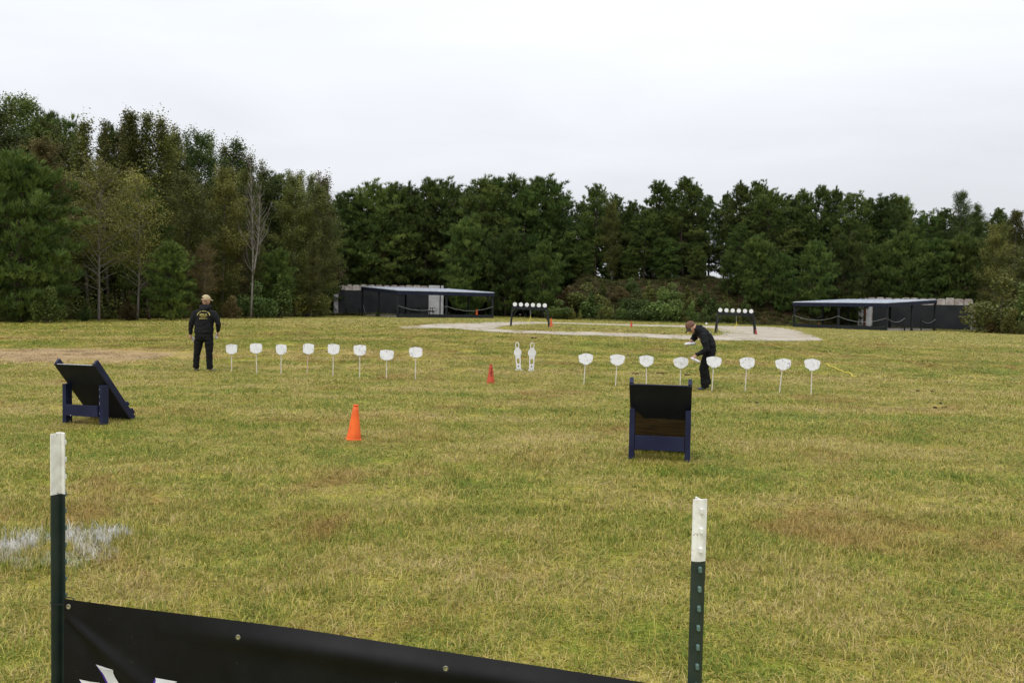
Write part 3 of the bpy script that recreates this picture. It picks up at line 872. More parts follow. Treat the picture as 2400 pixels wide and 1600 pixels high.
BU = [
 (118, 668, 40, 'l', 0.9, "light green leafy bush at the foot of the big dark pine"),
 (35, 700, 41, 'g', 0.9, "small leafy bush at the left edge below the big dark pine"),
 (200, 700, 44, 'g', 1.0, "low bush between the big dark pine and the pale stems"),
 (300, 690, 47, 'b', 1.1, "brownish low bush under the yellowing trees"),
 (430, 690, 52, 'b', 1.0, "brown low bush directly left of the standing man's shoulder"),
 (545, 690, 55, 'b', 0.9, "brown low bush right of the standing man's head"),
 (600, 655, 58, 'g', 0.9, "dark green rounded bush at the wood's edge right of the standing man"),
 (655, 640, 60, 'g', 0.9, "tall dark bush under the young feathery pine"),
 (725, 640, 72, 'o', 0.9, "olive bush left of the concrete wall's end"),
 (752, 655, 82, 'o', 0.7, "leafy bush just left of the left concrete wall's end"),
 (1310, 700, 87.5, 'g', 1.0, "dark leafy bush right of the left plate rack"),
 (1340, 712, 86.6, 'y', 0.55, "small round yellow green bush beside the dark leafy bush"),
 (1385, 682, 88.0, 'g', 1.0, "large bush in the left half of the bank's foot"),
 (1375, 660, 90.5, 'o', 1.0, "upper olive bush on the bank's slope"),
 (1425, 700, 87.2, 'o', 1.0, "olive bush above the far small cone"),
 (1458, 706, 86.8, 'g', 0.9, "green bush right above the far small cone"),
 (1490, 672, 89.5, 'g', 0.8, "grey green pointed bush higher on the slope"),
 (1508, 698, 86.6, 'g', 0.95, "mid green bush left of the brightest bush"),
 (1552, 670, 86.8, 'l', 0.75, "brightest green bush with a pointed top at the bank's foot"),
 (1588, 700, 87.0, 'g', 0.8, "low bush right of the brightest bush"),
 (1622, 704, 86.5, 'l', 0.5, "narrow bush with a pointed light top above the bending man"),
 (1672, 690, 88.5, 'g', 0.9, "dark bush left of the right plate rack"),
 (1700, 708, 87.0, 'g', 0.8, "bush partly hidden by the right plate rack's left leg"),
 (1535, 690, 90.5, 'b', 1.0, "brown weedy bush on the slope behind the brightest bush"),
 (1450, 668, 92.5, 'b', 1.0, "brown weedy bush high on the slope's left half"),
 (1335, 668, 91.5, 'b', 0.9, "brown weedy bush at the left end of the bank's slope"),
 (1412, 655, 93.5, 'o', 0.9, "olive bush near the bank's crest, left half"),
 (1480, 650, 94.5, 'g', 0.9, "green bush near the bank's crest above the pointed grey green bush"),
 (1520, 658, 92.5, 'o', 0.9, "olive weedy bush behind the brightest bush, near the crest"),
 (1575, 660, 92.0, 'g', 0.9, "dark bush on the slope, right behind the brightest bush"),
 (1610, 668, 90.5, 'o', 0.9, "olive bush on the slope straight above the bending man's head"),
 (1650, 665, 91.0, 'g', 0.9, "dark bush on the slope left above the right plate rack"),
 (1700, 680, 90.0, 'o', 0.9, "olive bush on the slope behind the right plate rack's left discs"),
 (1745, 690, 89.0, 'g', 0.9, "dark bush on the slope behind the right plate rack's right discs"),
 (1402, 722, 86.3, 'o', 0.7, "low olive bush at the grass edge left of the far small cone"),
 (1446, 730, 86.2, 'g', 0.8, "lowest dark bush at the grass edge above the far small cone"),
 (1530, 718, 86.3, 'g', 0.8, "low bush touching the brightest bush's left side"),
 (1600, 726, 86.2, 'o', 0.7, "low olive bush above the bending man's cap"),
 (1650, 722, 86.4, 'g', 0.8, "low bush behind the bending man's hood"),
 (1730, 726, 86.4, 'o', 0.8, "low weedy bush seen under the right plate rack"),
 (1790, 728, 86.4, 'b', 0.8, "low brown bush between the right plate rack and the right shed"),
 (1360, 725, 86.3, 'y', 0.5, "small weedy clump at the grass edge left of the large bush"),
 (1860, 735, 86.0, 'l', 0.7, "small light leafy bush at the right shed's left post"),
 (2055, 640, 97.0, 'l', 0.6, "pale leaved shrub above the right shed's roof"),
 (2334, 712, 81.5, 'o', 0.6, "leafy bush just right of the right wall's stacked end blocks"),
 (2345, 640, 79.0, 'o', 1.0, "large olive bush right of the right wall"),
 (2390, 660, 76.0, 'g', 1.0, "bush at the right edge above the grass"),
 (2375, 720, 74.5, 'y', 0.9, "low yellow flowering bush near the right edge"),
 (2320, 735, 78.0, 'b', 0.9, "brownish low bush at the foot of the right wall's end"),
 (885, 722, 80.0, 'g', 0.75, "small green bush beside the left shed's left side"),
 (922, 738, 74.0, 'l', 0.8, "little bright weed at the left shed's near corner post"),
 (855, 730, 85.5, 'o', 0.9, "low weedy bush near the dark table by the wall"),
 (1138, 730, 81.5, 'y', 0.6, "small yellow green bush inside the left shed beside the cone"),
]
for i, (px, top, Y, lf, w, lab) in enumerate(BU):
    plant('B', px, top, Y, lab, GF if 1300 < px < 1720 else "bushes along the edges of the field", lf, w * (1.35 if 1300 < px < 1720 else 1.0))

# ---------------- the wood goes on behind: one mass of foliage and stems nobody could count
rngw = np.random.default_rng(77)
wc, wsh = [], []
for _ in range(15000):
    if rngw.uniform() < 0.36:                                   # behind the left wood
        y = rngw.uniform(48, 100); x = -27.5 - 0.0 + (y - 43) * 0.22 - rngw.uniform(9, 16)
    else:
        x = rngw.uniform(-36, 82); y = rngw.uniform(118, 128)
        if abs(x - 25.5 * y / 102) < 2.2: continue
    top = 9.5 + 2.5 * mnoise.noise((x * 0.25, y * 0.1, 0))
    z = G(x, y) + bank(x, y) + rngw.uniform(-0.2, 1) ** 1.0 * top
    wc.append((x, y, z)); wsh.append(0.35 + 0.3 * mnoise.noise((x * 0.4, y * 0.4, z * 0.4)))
V, T = leaves(np.array(wc), rngw.uniform(0.7, 1.5, len(wc)), rngw)
tag(link("distant_wood", arr_mesh("distant_wood", V, T, M_pine, np.clip(np.repeat(wsh, 4), 0, 1))), "dark depth of the wood behind the trees", kind='stuff')

# undergrowth along the left wood's edge: saplings, briars and seedlings growing into one another
uc, us = [], []
for _ in range(620):
    y = rngw.uniform(43, 80); x = -27.3 + (y - 43) * 0.205
    x = -27.5 + (y - 43.2) * (4.0 / 13.3) if y < 56.5 else (-23.5 + (y - 56.5) * (4.3 / 27.5) if y < 84 else -19.2 + (y - 84) * 0.46)
    x -= abs(rngw.normal(0, 1.1)) + 0.1
    hh = rngw.uniform(0.5, 2.8) * (0.55 + 0.6 * abs(mnoise.noise((x * 0.5, y * 0.35, 1))) * 2)
    tone = rngw.uniform(0.15, 0.85)
    for _k in range(20):
        uc.append((x + rngw.normal(0, 0.38), y + rngw.normal(0, 0.38), G(x, y) + hh * rngw.uniform(0.02, 1) ** 0.8)); us.append(min(1, max(0, tone + rngw.normal(0, 0.15))))
V, T = leaves(np.array(uc), rngw.uniform(0.08, 0.17, len(uc)), rngw)
tag(link("undergrowth", arr_mesh("undergrowth", V, T, M_olive, np.repeat(us, 4))), "tangled undergrowth along the left wood's edge", kind='stuff')
# ================================================================ GRASS: blades in tufts, scattered on the lawn
gb = NT("grass_blades")
br = gb.n("ShaderNodeAttribute", attribute_name="shade").outputs["Fac"]
oi = gb.n("ShaderNodeObjectInfo").outputs["Random"]
bc, _ = lawn_color(gb, gb.math('ADD', gb.math('MULTIPLY', br, 0.75), gb.math('MULTIPLY', oi, 0.25)))
bv_ = gb.math('FRACT', gb.math('MULTIPLY', br, 17.3))
hsv = gb.n("ShaderNodeHueSaturation"); gb.l(bc, hsv.inputs["Color"])
gb.l(gb.rng(bv_, 0, 1, 0.62, 1.38, 'LINEAR'), hsv.inputs["Value"])
bc = hsv.outputs[0]
gb.color(bc, 0.55, 0.2)
tr = gb.n("ShaderNodeBsdfTranslucent"); gb.l(bc, tr.inputs["Color"])
mx = gb.n("ShaderNodeMixShader"); mx.inputs[0].default_value = 0.25
gb.l(gb.p.outputs[0], mx.inputs[1]); gb.l(tr.outputs[0], mx.inputs[2]); gb.l(mx.outputs[0], gb.out.inputs[0])
M_blade = gb.m
def gen_tuft(seed, n=46, rad=0.11, h=(0.03, 0.075), w=(0.0028, 0.0052), lie=0.25):
    rng = np.random.default_rng(seed)
    V, T, S = [], [], []
    for k in range(n):
        a = rng.uniform(0, 2 * PI); r_ = rad * math.sqrt(rng.uniform(0, 1))
        p = np.array((math.cos(a) * r_, math.sin(a) * r_, 0.0))
        b = rng.uniform(0, 2 * PI)
        d = np.array((math.cos(b), math.sin(b), 0.0))
        L = rng.uniform(*h) * (1.25 if rng.uniform() < 0.12 else 1)
        ww = rng.uniform(*w)
        straw = rng.uniform()
        if rng.uniform() < lie:                              # dead straw lying nearly flat
            lean, lift, straw = 1.1, 0.08 + 0.22 * rng.uniform(), 0.55 + 0.45 * straw
        else:
            lean, lift = rng.uniform(0.35, 1.15), rng.uniform(0.4, 0.85)
        sd = np.array((-d[1], d[0], 0.0)) * ww * 0.5
        q = p + d * L * lean * 0.38 + np.array((0, 0, L * lift * 0.62))
        e = p + d * L * lean * 1.0 + np.array((0, 0, L * lift * (1.0 - 0.25 * lean)))
        i = len(V)
        base = p + np.array((0, 0, -0.004 + (0.012 if lift < 0.4 else 0)))
        V += [base - sd, base + sd, q - sd * 0.85, q + sd * 0.85, e]
        T += [(i, i + 1, i + 3), (i, i + 3, i + 2), (i + 2, i + 3, i + 4)]
        S += [straw] * 5
    return arr_mesh("grass_tuft", V, T, M_blade, S)
def scatter(name, tufts, pts, rot, sc, pick, label):
    """one object whose points carry tufts of blades (geometry nodes)"""
    lib = bpy.data.collections.new(name + "_tufts")
    for i, me in enumerate(tufts):
        o = bpy.data.objects.new("%s_tuft_%02d" % (name, i), me)
        lib.objects.link(o)
    me = bpy.data.meshes.new(name)
    n = len(pts)
    me.vertices.add(n); me.vertices.foreach_set("co", np.asarray(pts, dtype=np.float32).ravel())
    a = me.attributes.new("rot", 'FLOAT_VECTOR', 'POINT'); a.data.foreach_set("vector", np.asarray(rot, dtype=np.float32).ravel())
    a = me.attributes.new("sc", 'FLOAT_VECTOR', 'POINT'); a.data.foreach_set("vector", np.asarray(sc, dtype=np.float32).ravel())
    a = me.attributes.new("pick", 'INT', 'POINT'); a.data.foreach_set("value", np.asarray(pick, dtype=np.int32))
    me.update()
    o = link(name, me)
    ng = bpy.data.node_groups.new(name, 'GeometryNodeTree')
    ng.interface.new_socket("Geometry", in_out='INPUT', socket_type='NodeSocketGeometry')
    ng.interface.new_socket("Geometry", in_out='OUTPUT', socket_type='NodeSocketGeometry')
    gi = ng.nodes.new("NodeGroupInput"); go = ng.nodes.new("NodeGroupOutput")
    ip = ng.nodes.new("GeometryNodeInstanceOnPoints")
    ci = ng.nodes.new("GeometryNodeCollectionInfo")
    ci.inputs["Collection"].default_value = lib
    ci.inputs["Separate Children"].default_value = True
    ci.inputs["Reset Children"].default_value = True
    def attr(nm, ty):
        x = ng.nodes.new("GeometryNodeInputNamedAttribute"); x.data_type = ty
        x.inputs["Name"].default_value = nm
        return x.outputs[0]
    ng.links.new(gi.outputs[0], ip.inputs["Points"])
    ng.links.new(ci.outputs[0], ip.inputs["Instance"])
    ip.inputs["Pick Instance"].default_value = True
    ng.links.new(attr("pick", 'INT'), ip.inputs["Instance Index"])
    e2r = ng.nodes.new("FunctionNodeEulerToRotation")
    ng.links.new(attr("rot", 'FLOAT_VECTOR'), e2r.inputs[0])
    ng.links.new(e2r.outputs[0], ip.inputs["Rotation"])
    ng.links.new(attr("sc", 'FLOAT_VECTOR'), ip.inputs["Scale"])
    ng.links.new(ip.outputs[0], go.inputs[0])
    md = o.modifiers.new("scatter", 'NODES')
    md.node_group = ng
    return tag(o, label, kind='stuff')
def in_poly(poly):
    P_ = np.array([(p.x, p.y) for p in poly])
    def test(x, y):
        c = np.zeros(len(x), dtype=bool)
        x0, y0 = P_[:, 0], P_[:, 1]
        x1, y1 = np.roll(x0, 1), np.roll(y0, 1)
        for a, b, c_, d in zip(x0, y0, x1, y1):
            if b == d: continue
            k = ((b > y) != (d > y)) & (x < (c_ - a) * (y - b) / (d - b) + a)
            c ^= k
        return c
    return test
_to, _ti = in_poly(TRACK_OUT), in_poly(TRACK_IN)
G_v = np.vectorize(G); tl_v = np.vectorize(treeline_y)
def lawn_points(rng, y0, y1, dens):
    A = 0.66 * (y1 ** 2 - y0 ** 2) + 4 * (y1 - y0)
    n = int(A * dens)
    y = np.sqrt(rng.uniform(y0 ** 2, y1 ** 2, n)); x = rng.uniform(-1, 1, n) * (0.66 * y + 2)
    jx, jy = rng.normal(0, 0.3, n), rng.normal(0, 0.55, n)
    keep = ~(_to(x + jx, y + jy) & ~_ti(x + jx, y + jy)) | (rng.uniform(size=n) < 0.012)
    keep = keep & (y < tl_v(x) + 0.6)
    d = np.hypot((x - RED_PATCH.x) * 0.21, (y - RED_PATCH.y) * 0.42)
    keep &= ~((d < 0.95) & (rng.uniform(size=n) < 0.75))
    dr = np.hypot(x - WHITE_RING[0], y - WHITE_RING[1])
    keep &= ~((dr < 0.2) & (rng.uniform(size=n) < 0.6))
    return x[keep], y[keep]
rng = np.random.default_rng(5)
TUFT = [gen_tuft(100 + k, lie=l, h=h) for k, (l, h) in enumerate([(0.25, (0.03, 0.07)), (0.4, (0.03, 0.065)), (0.55, (0.03, 0.08)), (0.2, (0.04, 0.085)), (0.35, (0.03, 0.06)), (0.65, (0.04, 0.085))])]
X, Y_, SXY, SZ = [], [], [], []
for y0, y1, dens, sxy, sz in ((2.4, 7, 210, 1.0, 1.0), (7, 12, 120, 1.25, 1.0), (12, 20, 60, 1.7, 1.05), (20, 36, 20, 2.8, 1.15), (36, 60, 7.0, 4.6, 1.3), (60, 92, 3.2, 6.5, 1.5)):
    x, y = lawn_points(rng, y0, y1, dens)
    k = np.array([mnoise.noise((a * 1.1, b * 1.1, 3.3)) for a, b in zip(x, y)])
    X.append(x); Y_.append(y)
    SXY.append(sxy * rng.uniform(0.8, 1.25, len(x))); SZ.append(sz * np.clip(rng.uniform(0.7, 1.25, len(x)) * (1 + 0.5 * k), 0.45, 1.9))
X = np.concatenate(X); Y_ = np.concatenate(Y_); SXY = np.concatenate(SXY); SZ = np.concatenate(SZ)
n = len(X)
SZ = SZ * (1 + 0.8 * (np.hypot(X - WHITE_RING[0], Y_ - WHITE_RING[1]) < 0.55))
rot = np.zeros((n, 3)); rot[:, 2] = rng.uniform(0, 2 * PI, n)
scatter("lawn_grass", TUFT, np.stack([X, Y_, G_v(X, Y_)], 1), rot, np.stack([SXY, SXY, SZ], 1), rng.integers(0, len(TUFT), n),
        "short mown grass blades, green mixed with dry straw")
# unmown grass and weeds along the wood's edge and the walls
M_weed = leaf_mat("weeds", (0.038, 0.046, 0.012), (0.080, 0.090, 0.024), (0.15, 0.140, 0.05), 0.25, 0.4)
WEED = [gen_tuft(120 + k, n=60, rad=0.35, h=(0.25, 0.7), w=(0.015, 0.035), lie=0.1) for k in range(4)]
for w_ in WEED:
    w_.materials.clear(); w_.materials.append(M_weed)
wx, wy, ws = [], [], []
for _ in range(5200):
    x = rng.uniform(-34, 56)
    y = treeline_y(x) + abs(rng.normal(0, 0.9)) - 0.2
    wx.append(x); wy.append(y); ws.append(rng.uniform(0.35, 1.0) * (1.0 if x < -14 or 5 < x < 22 else 0.55))
for _ in range(4200):                                          # brown weeds on the bank's slope
    x = rng.uniform(4, 60); y = rng.uniform(87, 100)
    wx.append(x); wy.append(y); ws.append(rng.uniform(0.4, 1.0))
wz = [G(x, y) if y < 86.6 else max(G(x, y), bank_z(x, y)) for x, y in zip(wx, wy)]
n = len(wx)
rot = np.zeros((n, 3)); rot[:, 2] = rng.uniform(0, 2 * PI, n)
ws = np.array(ws)
scatter("tall_weeds", WEED, np.stack([wx, wy, wz], 1), rot, np.stack([ws * 1.2, ws * 1.2, ws], 1), rng.integers(0, len(WEED), n),
        "unmown weeds along the wood edge and on the bank")

M_edge = leaf_mat("edge_grass", (0.085, 0.105, 0.020), (0.200, 0.220, 0.045), (0.330, 0.300, 0.095), 0.25, 0.25)
EDGE = [gen_tuft(140 + k, n=60, rad=0.3, h=(0.12, 0.32), w=(0.012, 0.028), lie=0.15) for k in range(4)]
for w_ in EDGE:
    w_.materials.clear(); w_.materials.append(M_edge)
ex, ey, es = [], [], []
for _ in range(6500):
    x = rng.uniform(-33, 60)
    strong = 5 < x < 23 or 40 < x < 56 or -15 < x < -9
    if not strong and rng.uniform() < 0.55: continue
    y = treeline_y(x) - abs(rng.normal(0, 1.0 if strong else 0.35)) + 0.25
    ex.append(x); ey.append(y); es.append(rng.uniform(0.5, 1.1) * (1.0 if strong else 0.7))
n = len(ex)
rot = np.zeros((n, 3)); rot[:, 2] = rng.uniform(0, 2 * PI, n)
es = np.array(es)
scatter("edge_grass", EDGE, np.stack([ex, ey, [G(a, b) for a, b in zip(ex, ey)]], 1), rot, np.stack([es * 1.3, es * 1.3, es], 1), rng.integers(0, 4, n),
        "longer yellow green grass at the foot of the bank and wood")

# little clods of dark soil turned up in the lawn
M_clod = simple("dark_soil", (0.095, 0.068, 0.042), (0.055, 0.040, 0.026), 0.95, 20, 0.1)
m = MB()
spots = [(529, 761), (607, 756), (633, 834), (1254, 793), (1470, 832), (1493, 877), (1545, 876), (1612, 880), (1749, 900), (1765, 945), (2305, 783), (2112, 778), (2167, 847), (1940, 824), (2160, 918), (2212, 957), (2195, 946),
         (1330, 771), (1385, 772), (1352, 766), (1440, 774), (1500, 770), (1560, 772), (845, 790), (420, 760), (150, 772)]
for px, py in spots:
    q = hit(px, py)
    for k in range(rnd.randint(2, 5)):
        r_ = rnd.uniform(0.018, 0.05) * (1.3 if q.y > 30 else 1.0)
        c = Vector((q.x + rnd.gauss(0, 0.09), q.y + rnd.gauss(0, 0.08), q.z + r_ * 0.3 + 0.012))
        bm = bmesh.new(); bmesh.ops.create_icosphere(bm, subdivisions=1, radius=r_)
        for v in bm.verts: v.co *= 0.75 + 0.5 * rnd.random(); v.co.z *= 0.6
        bm.verts.index_update()
        m.add([v.co + c for v in bm.verts], [[v.index for v in f.verts] for f in bm.faces]); bm.free()
tag(m.build("soil_clods", M_clod), "small dark clods of soil scattered over the lawn", kind='stuff')
# ================================================================ WALLS AND SHEDS
M_conc = simple("weathered_concrete", (0.44, 0.40, 0.36), (0.25, 0.21, 0.185), 0.9, 1.6, 0.2, bump=0.5, bdist=0.02)
M_block = simple("mossy_block", (0.22, 0.20, 0.175), (0.10, 0.095, 0.07), 0.95, 3, 0.1, bump=0.5, bdist=0.02)
M_pale = simple("pale_concrete", (0.47, 0.47, 0.47), (0.36, 0.36, 0.36), 0.9, 1.2, 0.2, bump=0.3, bdist=0.01)
M_tarp = simple("black_tarp", (0.010, 0.0115, 0.013), (0.017, 0.018, 0.0195), 0.75, 0.7, 0.3, bump=0.3, bdist=0.03)
M_char = simple("charcoal_paint", (0.013, 0.015, 0.018), (0.021, 0.023, 0.026), 0.8, 1.5, 0.2, bump=0.15)
M_navyf = simple("navy_fascia_paint", (0.009, 0.011, 0.027), (0.013, 0.016, 0.034), 0.75, 1.5, 0.2)
M_roof = simple("pale_metal_roofing", (0.47, 0.50, 0.55), (0.38, 0.41, 0.46), 0.65, 1.2, 0.25)
M_slab = simple("slab_concrete", (0.34, 0.32, 0.30), (0.26, 0.24, 0.22), 0.9, 1.0, 0.2)
M_wrope = simple("grey_white_rope", (0.27, 0.28, 0.28), (0.20, 0.20, 0.20), 0.8, 20, 0.2)
M_black = simple("black_steel", (0.009, 0.010, 0.012), (0.016, 0.017, 0.020), 0.65, 5, 0.25)
M_redbrown = simple("dark_red_brown", (0.10, 0.035, 0.018), (0.05, 0.022, 0.015), 0.9, 4, 0.2)

def wall(name, label, a, b, top_px, tarp, seed):
    """a row of upright concrete panels with uneven tops, a black tarp hung over most of the front"""
    rg = random.Random(seed)
    a, b = Vector(a), Vector(b)
    d = (b - a); d.z = 0
    L = d.length; d.normalize()
    rz = math.atan2(d.y, d.x)
    z0 = min(a.z, b.z) - 0.15
    w = thing(name, label, "wall", (a.x, a.y, z0), rz)
    n = round(L / 0.86)
    pw = L / n
    zt = top_px - z0
    for i in range(n):
        h = zt + rg.uniform(-0.06, 0.06)
        m = MB().box((pw * (i + 0.5), rg.uniform(-0.012, 0.012), (h - 0.10) / 2), (pw - 0.035, 0.16, h - 0.10), None, 0.015)
        m.box((pw * (i + 0.5) + rg.uniform(-0.02, 0.02), 0.0, h - 0.05), (pw - 0.16 - rg.uniform(0, 0.05), 0.155, 0.10), None, 0.02)
        m.build("concrete_panel", M_conc, w)
    t0, t1, th = tarp                                       # start, end along the wall; top height above z0
    m = MB(); nx_, nz_ = 60, 14
    for j in range(nz_ + 1):
        for i in range(nx_ + 1):
            x = t0 + (t1 - t0) * i / nx_; z = 0.12 + (th - 0.12) * j / nz_
            y = -0.16 - 0.05 * (1 - j / nz_) * (0.5 + mnoise.noise((x * 0.9, z * 0.5, seed))) + 0.02 * math.sin(x * 2.1 + z)
            m.v.append((x, y, z + (0.03 * mnoise.noise((x * 0.8, 0, seed)) if j == nz_ else 0)))
    for j in range(nz_):
        for i in range(nx_):
            k = j * (nx_ + 1) + i
            m.f.append((k, k + 1, k + nx_ + 2, k + nx_ + 1))
    m.build("black_tarp", M_tarp, w, True)
    return w, d, rz, z0
YW = 93.0
WL0, WL1 = at(790, YW), at(1003, YW)
ztop = z_at(900, 668.5, YW)
lw, ld, lrz, lz0 = wall("concrete_wall", "left concrete panel wall behind the shed, hung with black tarp", WL0, WL1, ztop, (0.18, (WL1 - WL0).length, z_at(800, 679.5, YW) - (min(WL0.z, WL1.z) - 0.15)), 3)
# bare pale end panels of the left wall, with a dark gap
e0 = (WL1 - WL0).length
s_ = YW / F
for x0, x1 in ((0.06, 27 * s_), (29.5 * s_, 36 * s_)):
    hh = z_at(1020, 669, YW) - lz0
    MB().box((e0 + (x0 + x1) / 2, -0.02, hh / 2), (x1 - x0, 0.18, hh), None, 0.015).build("end_panel", M_pale, lw)
MB().box((e0 + 28.2 * s_, 0.02, 1.6), (0.09, 0.10, 3.2)).build("gap_dark_strip", M_black, lw)  # black strip set in to stand for the shade in the gap
# weathered white sheet at the wall's left end
MB().box((-0.14, -0.08, 1.25), (0.46, 0.12, 2.5), None, 0.03).build("end_sheet", M_pale, lw)

WR0, WR1 = at(2012, YW - 1), at(2278, YW - 7)
zr = z_at(2200, 699, YW - 5)
rw, rd, rrz, rz0 = wall("concrete_wall", "right concrete panel wall behind the shed, overgrown at its right end", WR0, WR1, zr, (28 * s_ + 0.1, (WR1 - WR0).length - 0.12, z_at(2200, 714.5, YW - 5) - (min(WR0.z, WR1.z) - 0.15)), 5)
for x0, x1 in ((-0.05, 10 * s_), (16 * s_, 28 * s_)):
    MB().box(((x0 + x1) / 2, -0.13, 1.42), (x1 - x0, 0.08, 2.84), None, 0.01).build("end_panel", M_pale, rw)
MB().box((13 * s_, -0.14, 1.4), (0.22, 0.07, 2.8)).build("gap_strip", M_redbrown, rw)  # dark red-brown strip filling the gap between the end panels
Lr = (WR1 - WR0).length
for k in range(9):
    MB().box((Lr + 0.14 + 0.06 * math.sin(k * 2.3), -0.02, 0.2 + k * 0.33), (0.34 + 0.08 * math.sin(k * 5.1), 0.30, 0.29), Matrix.Rotation(0.1 * math.sin(k * 3.7), 3, 'Y'), 0.06).build("stacked_block", M_block, rw)

def rope_pts(a, b, sag, n=14):
    a, b = Vector(a), Vector(b)
    return [a.lerp(b, k / n) - Vector((0, 0, sag * 4 * (k / n) * (1 - k / n))) for k in range(n + 1)]
def shed(name, label, C, ang, W, L, mirror, zf, zb, posts_w, posts_l, sill, ropes, over=0.12):
    """open shed: origin at the near corner; u runs along the front, v along the side to the back"""
    sh = thing(name, label, "shed", (C.x, C.y, 0))
    sgn = -1 if mirror else 1
    u = Vector((sgn * math.cos(ang), math.sin(ang), 0)); v = Vector((-sgn * math.sin(ang), math.cos(ang), 0))
    def at_(a, b, z): return u * a + v * b + Vector((0, 0, z))
    def gz(a, b): q = C + u * a + v * b; return G(q.x, q.y)
    def rz_(b): return zf + (zb - zf) * b / L
    # roof sheet with low ribs
    m = MB()
    o = over
    cs = [(-o, -o), (W + o, -o), (W + o, L + o), (-o, L + o)]
    vs = [at_(a, b, rz_(b) + 0.02) for a, b in cs] + [at_(a, b, rz_(b) + 0.075) for a, b in cs]
    m.add(vs, [(0, 1, 2, 3), (4, 5, 6, 7), (0, 1, 5, 4), (1, 2, 6, 5), (2, 3, 7, 6), (3, 0, 4, 7)])
    nr = int(W / 0.6)
    for k in range(nr + 1):
        a = W * k / nr
        m.bar(at_(a, -o, rz_(-o) + 0.085), at_(a, L + o, rz_(L + o) + 0.085), 0.05, 0.03)
    m.build("roof", M_roof, sh)
    # fascia boards
    fb = 0.33
    for (a0, b0, a1, b1) in ((-o, -o, W + o, -o), (W + o, -o, W + o, L + o), (W + o, L + o, -o, L + o), (-o, L + o, -o, -o)):
        dd = (Vector((a1 - a0, b1 - b0, 0))).normalized() * 0.02
        m = MB()
        m.bar(at_(a0 + dd.x, b0 + dd.y, rz_(b0) - fb / 2 + 0.012), at_(a1 - dd.x, b1 - dd.y, rz_(b1) - fb / 2 + 0.012), 0.045, fb)
        m.build("fascia_board", M_navyf, sh)
    def post(a, b, w=0.17):
        MB().bar(at_(a, b, gz(a, b) - 0.1), at_(a, b, rz_(b) - 0.06), w, w, Vector((0, 1, 0)), 0.012).build("post", M_char, sh)
    for k in range(posts_w):
        post(W * k / (posts_w - 1), 0); post(W * k / (posts_w - 1), L)
    for k in range(1, posts_l - 1):
        post(0, L * k / (posts_l - 1)); post(W, L * k / (posts_l - 1))
    # corner braces under the fascia
    for a, da in ((0, 0.6), (W, -0.6)):
        MB().bar(at_(a, 0, rz_(0) - 0.95), at_(a + da, 0, rz_(0) - 0.36), 0.09, 0.09).build("brace", M_char, sh)
    for a0, a1, b0, b1 in sill:
        g0, g1 = gz(a0, b0), gz(a1, b1)
        MB().bar(at_(a0, b0, g0 + 0.16), at_(a1, b1, g1 + 0.16), 0.14, 0.40).build("sill_beam", M_char, sh)
    g = sum(gz(a, b) for a, b in ((0, 0), (W, 0), (W, L), (0, L))) / 4
    m = MB()
    cs = [(0.2, 0.2), (W - 0.2, 0.2), (W - 0.2, L - 0.2), (0.2, L - 0.2)]
    m.add([at_(a, b, gz(a, b) - 0.05) for a, b in cs] + [at_(a, b, gz(a, b) + 0.18) for a, b in cs], [(3, 2, 1, 0), (4, 5, 6, 7), (0, 1, 5, 4), (1, 2, 6, 5), (2, 3, 7, 6), (3, 0, 4, 7)])
    m.build("floor_slab", M_slab, sh)
    for a0, b0, h0, a1, b1, h1, sag in ropes:
        MB().tube(rope_pts(at_(a0, b0, gz(a0, b0) + h0), at_(a1, b1, gz(a1, b1) + h1), sag), 0.017, 6).build("barrier_rope", M_wrope, sh)
    return sh, at_, gz
CL = at(931.5, 75.0)
SL, at_L, gz_L = shed("open_shed", "left open shed with pale sloping roof and dark posts, cone inside", CL, R(25), 9.4, 12.4, False, 3.00, 3.52, 3, 3,
             [(0.1, 9.3, -0.02, -0.02)], [(0, -0.1, 1.12, 4.7, -0.1, 1.10, 0.42), (4.7, -0.1, 1.10, 9.4, -0.1, 1.15, 0.42), (0.05, 12.3, 1.15, 0.05, 11.2, 0.3, 0.02)])
CR = at(2076.5, 74.8)
SR, at_R, gz_R = shed("open_shed", "right open shed with pale sloping roof, white ropes between its posts", CR, R(45), 8.8, 12.6, True, 2.63, 3.14, 3, 3,
             [(0.1, 8.7, -0.02, -0.02)], [(0, -0.1, 1.15, 4.4, -0.1, 1.22, 0.45), (4.4, -0.1, 1.22, 8.8, -0.1, 1.2, 0.45), (8.8, 0, 1.2, 8.8, 6.3, 1.2, 0.4),
              (-0.1, 0, 1.12, -0.1, 4.2, 1.22, 0.35), (-0.1, 8.6, 1.1, -0.1, 12.5, 1.2, 0.35)])
for q in (4.2, 8.6):
    MB().bar(at_R(-0.1, q, gz_R(-0.1, q) - 0.1), at_R(-0.1, q, gz_R(-0.1, q) + 1.2), 0.1, 0.1, Vector((0, 1, 0))).build("short_post", M_char, SR)

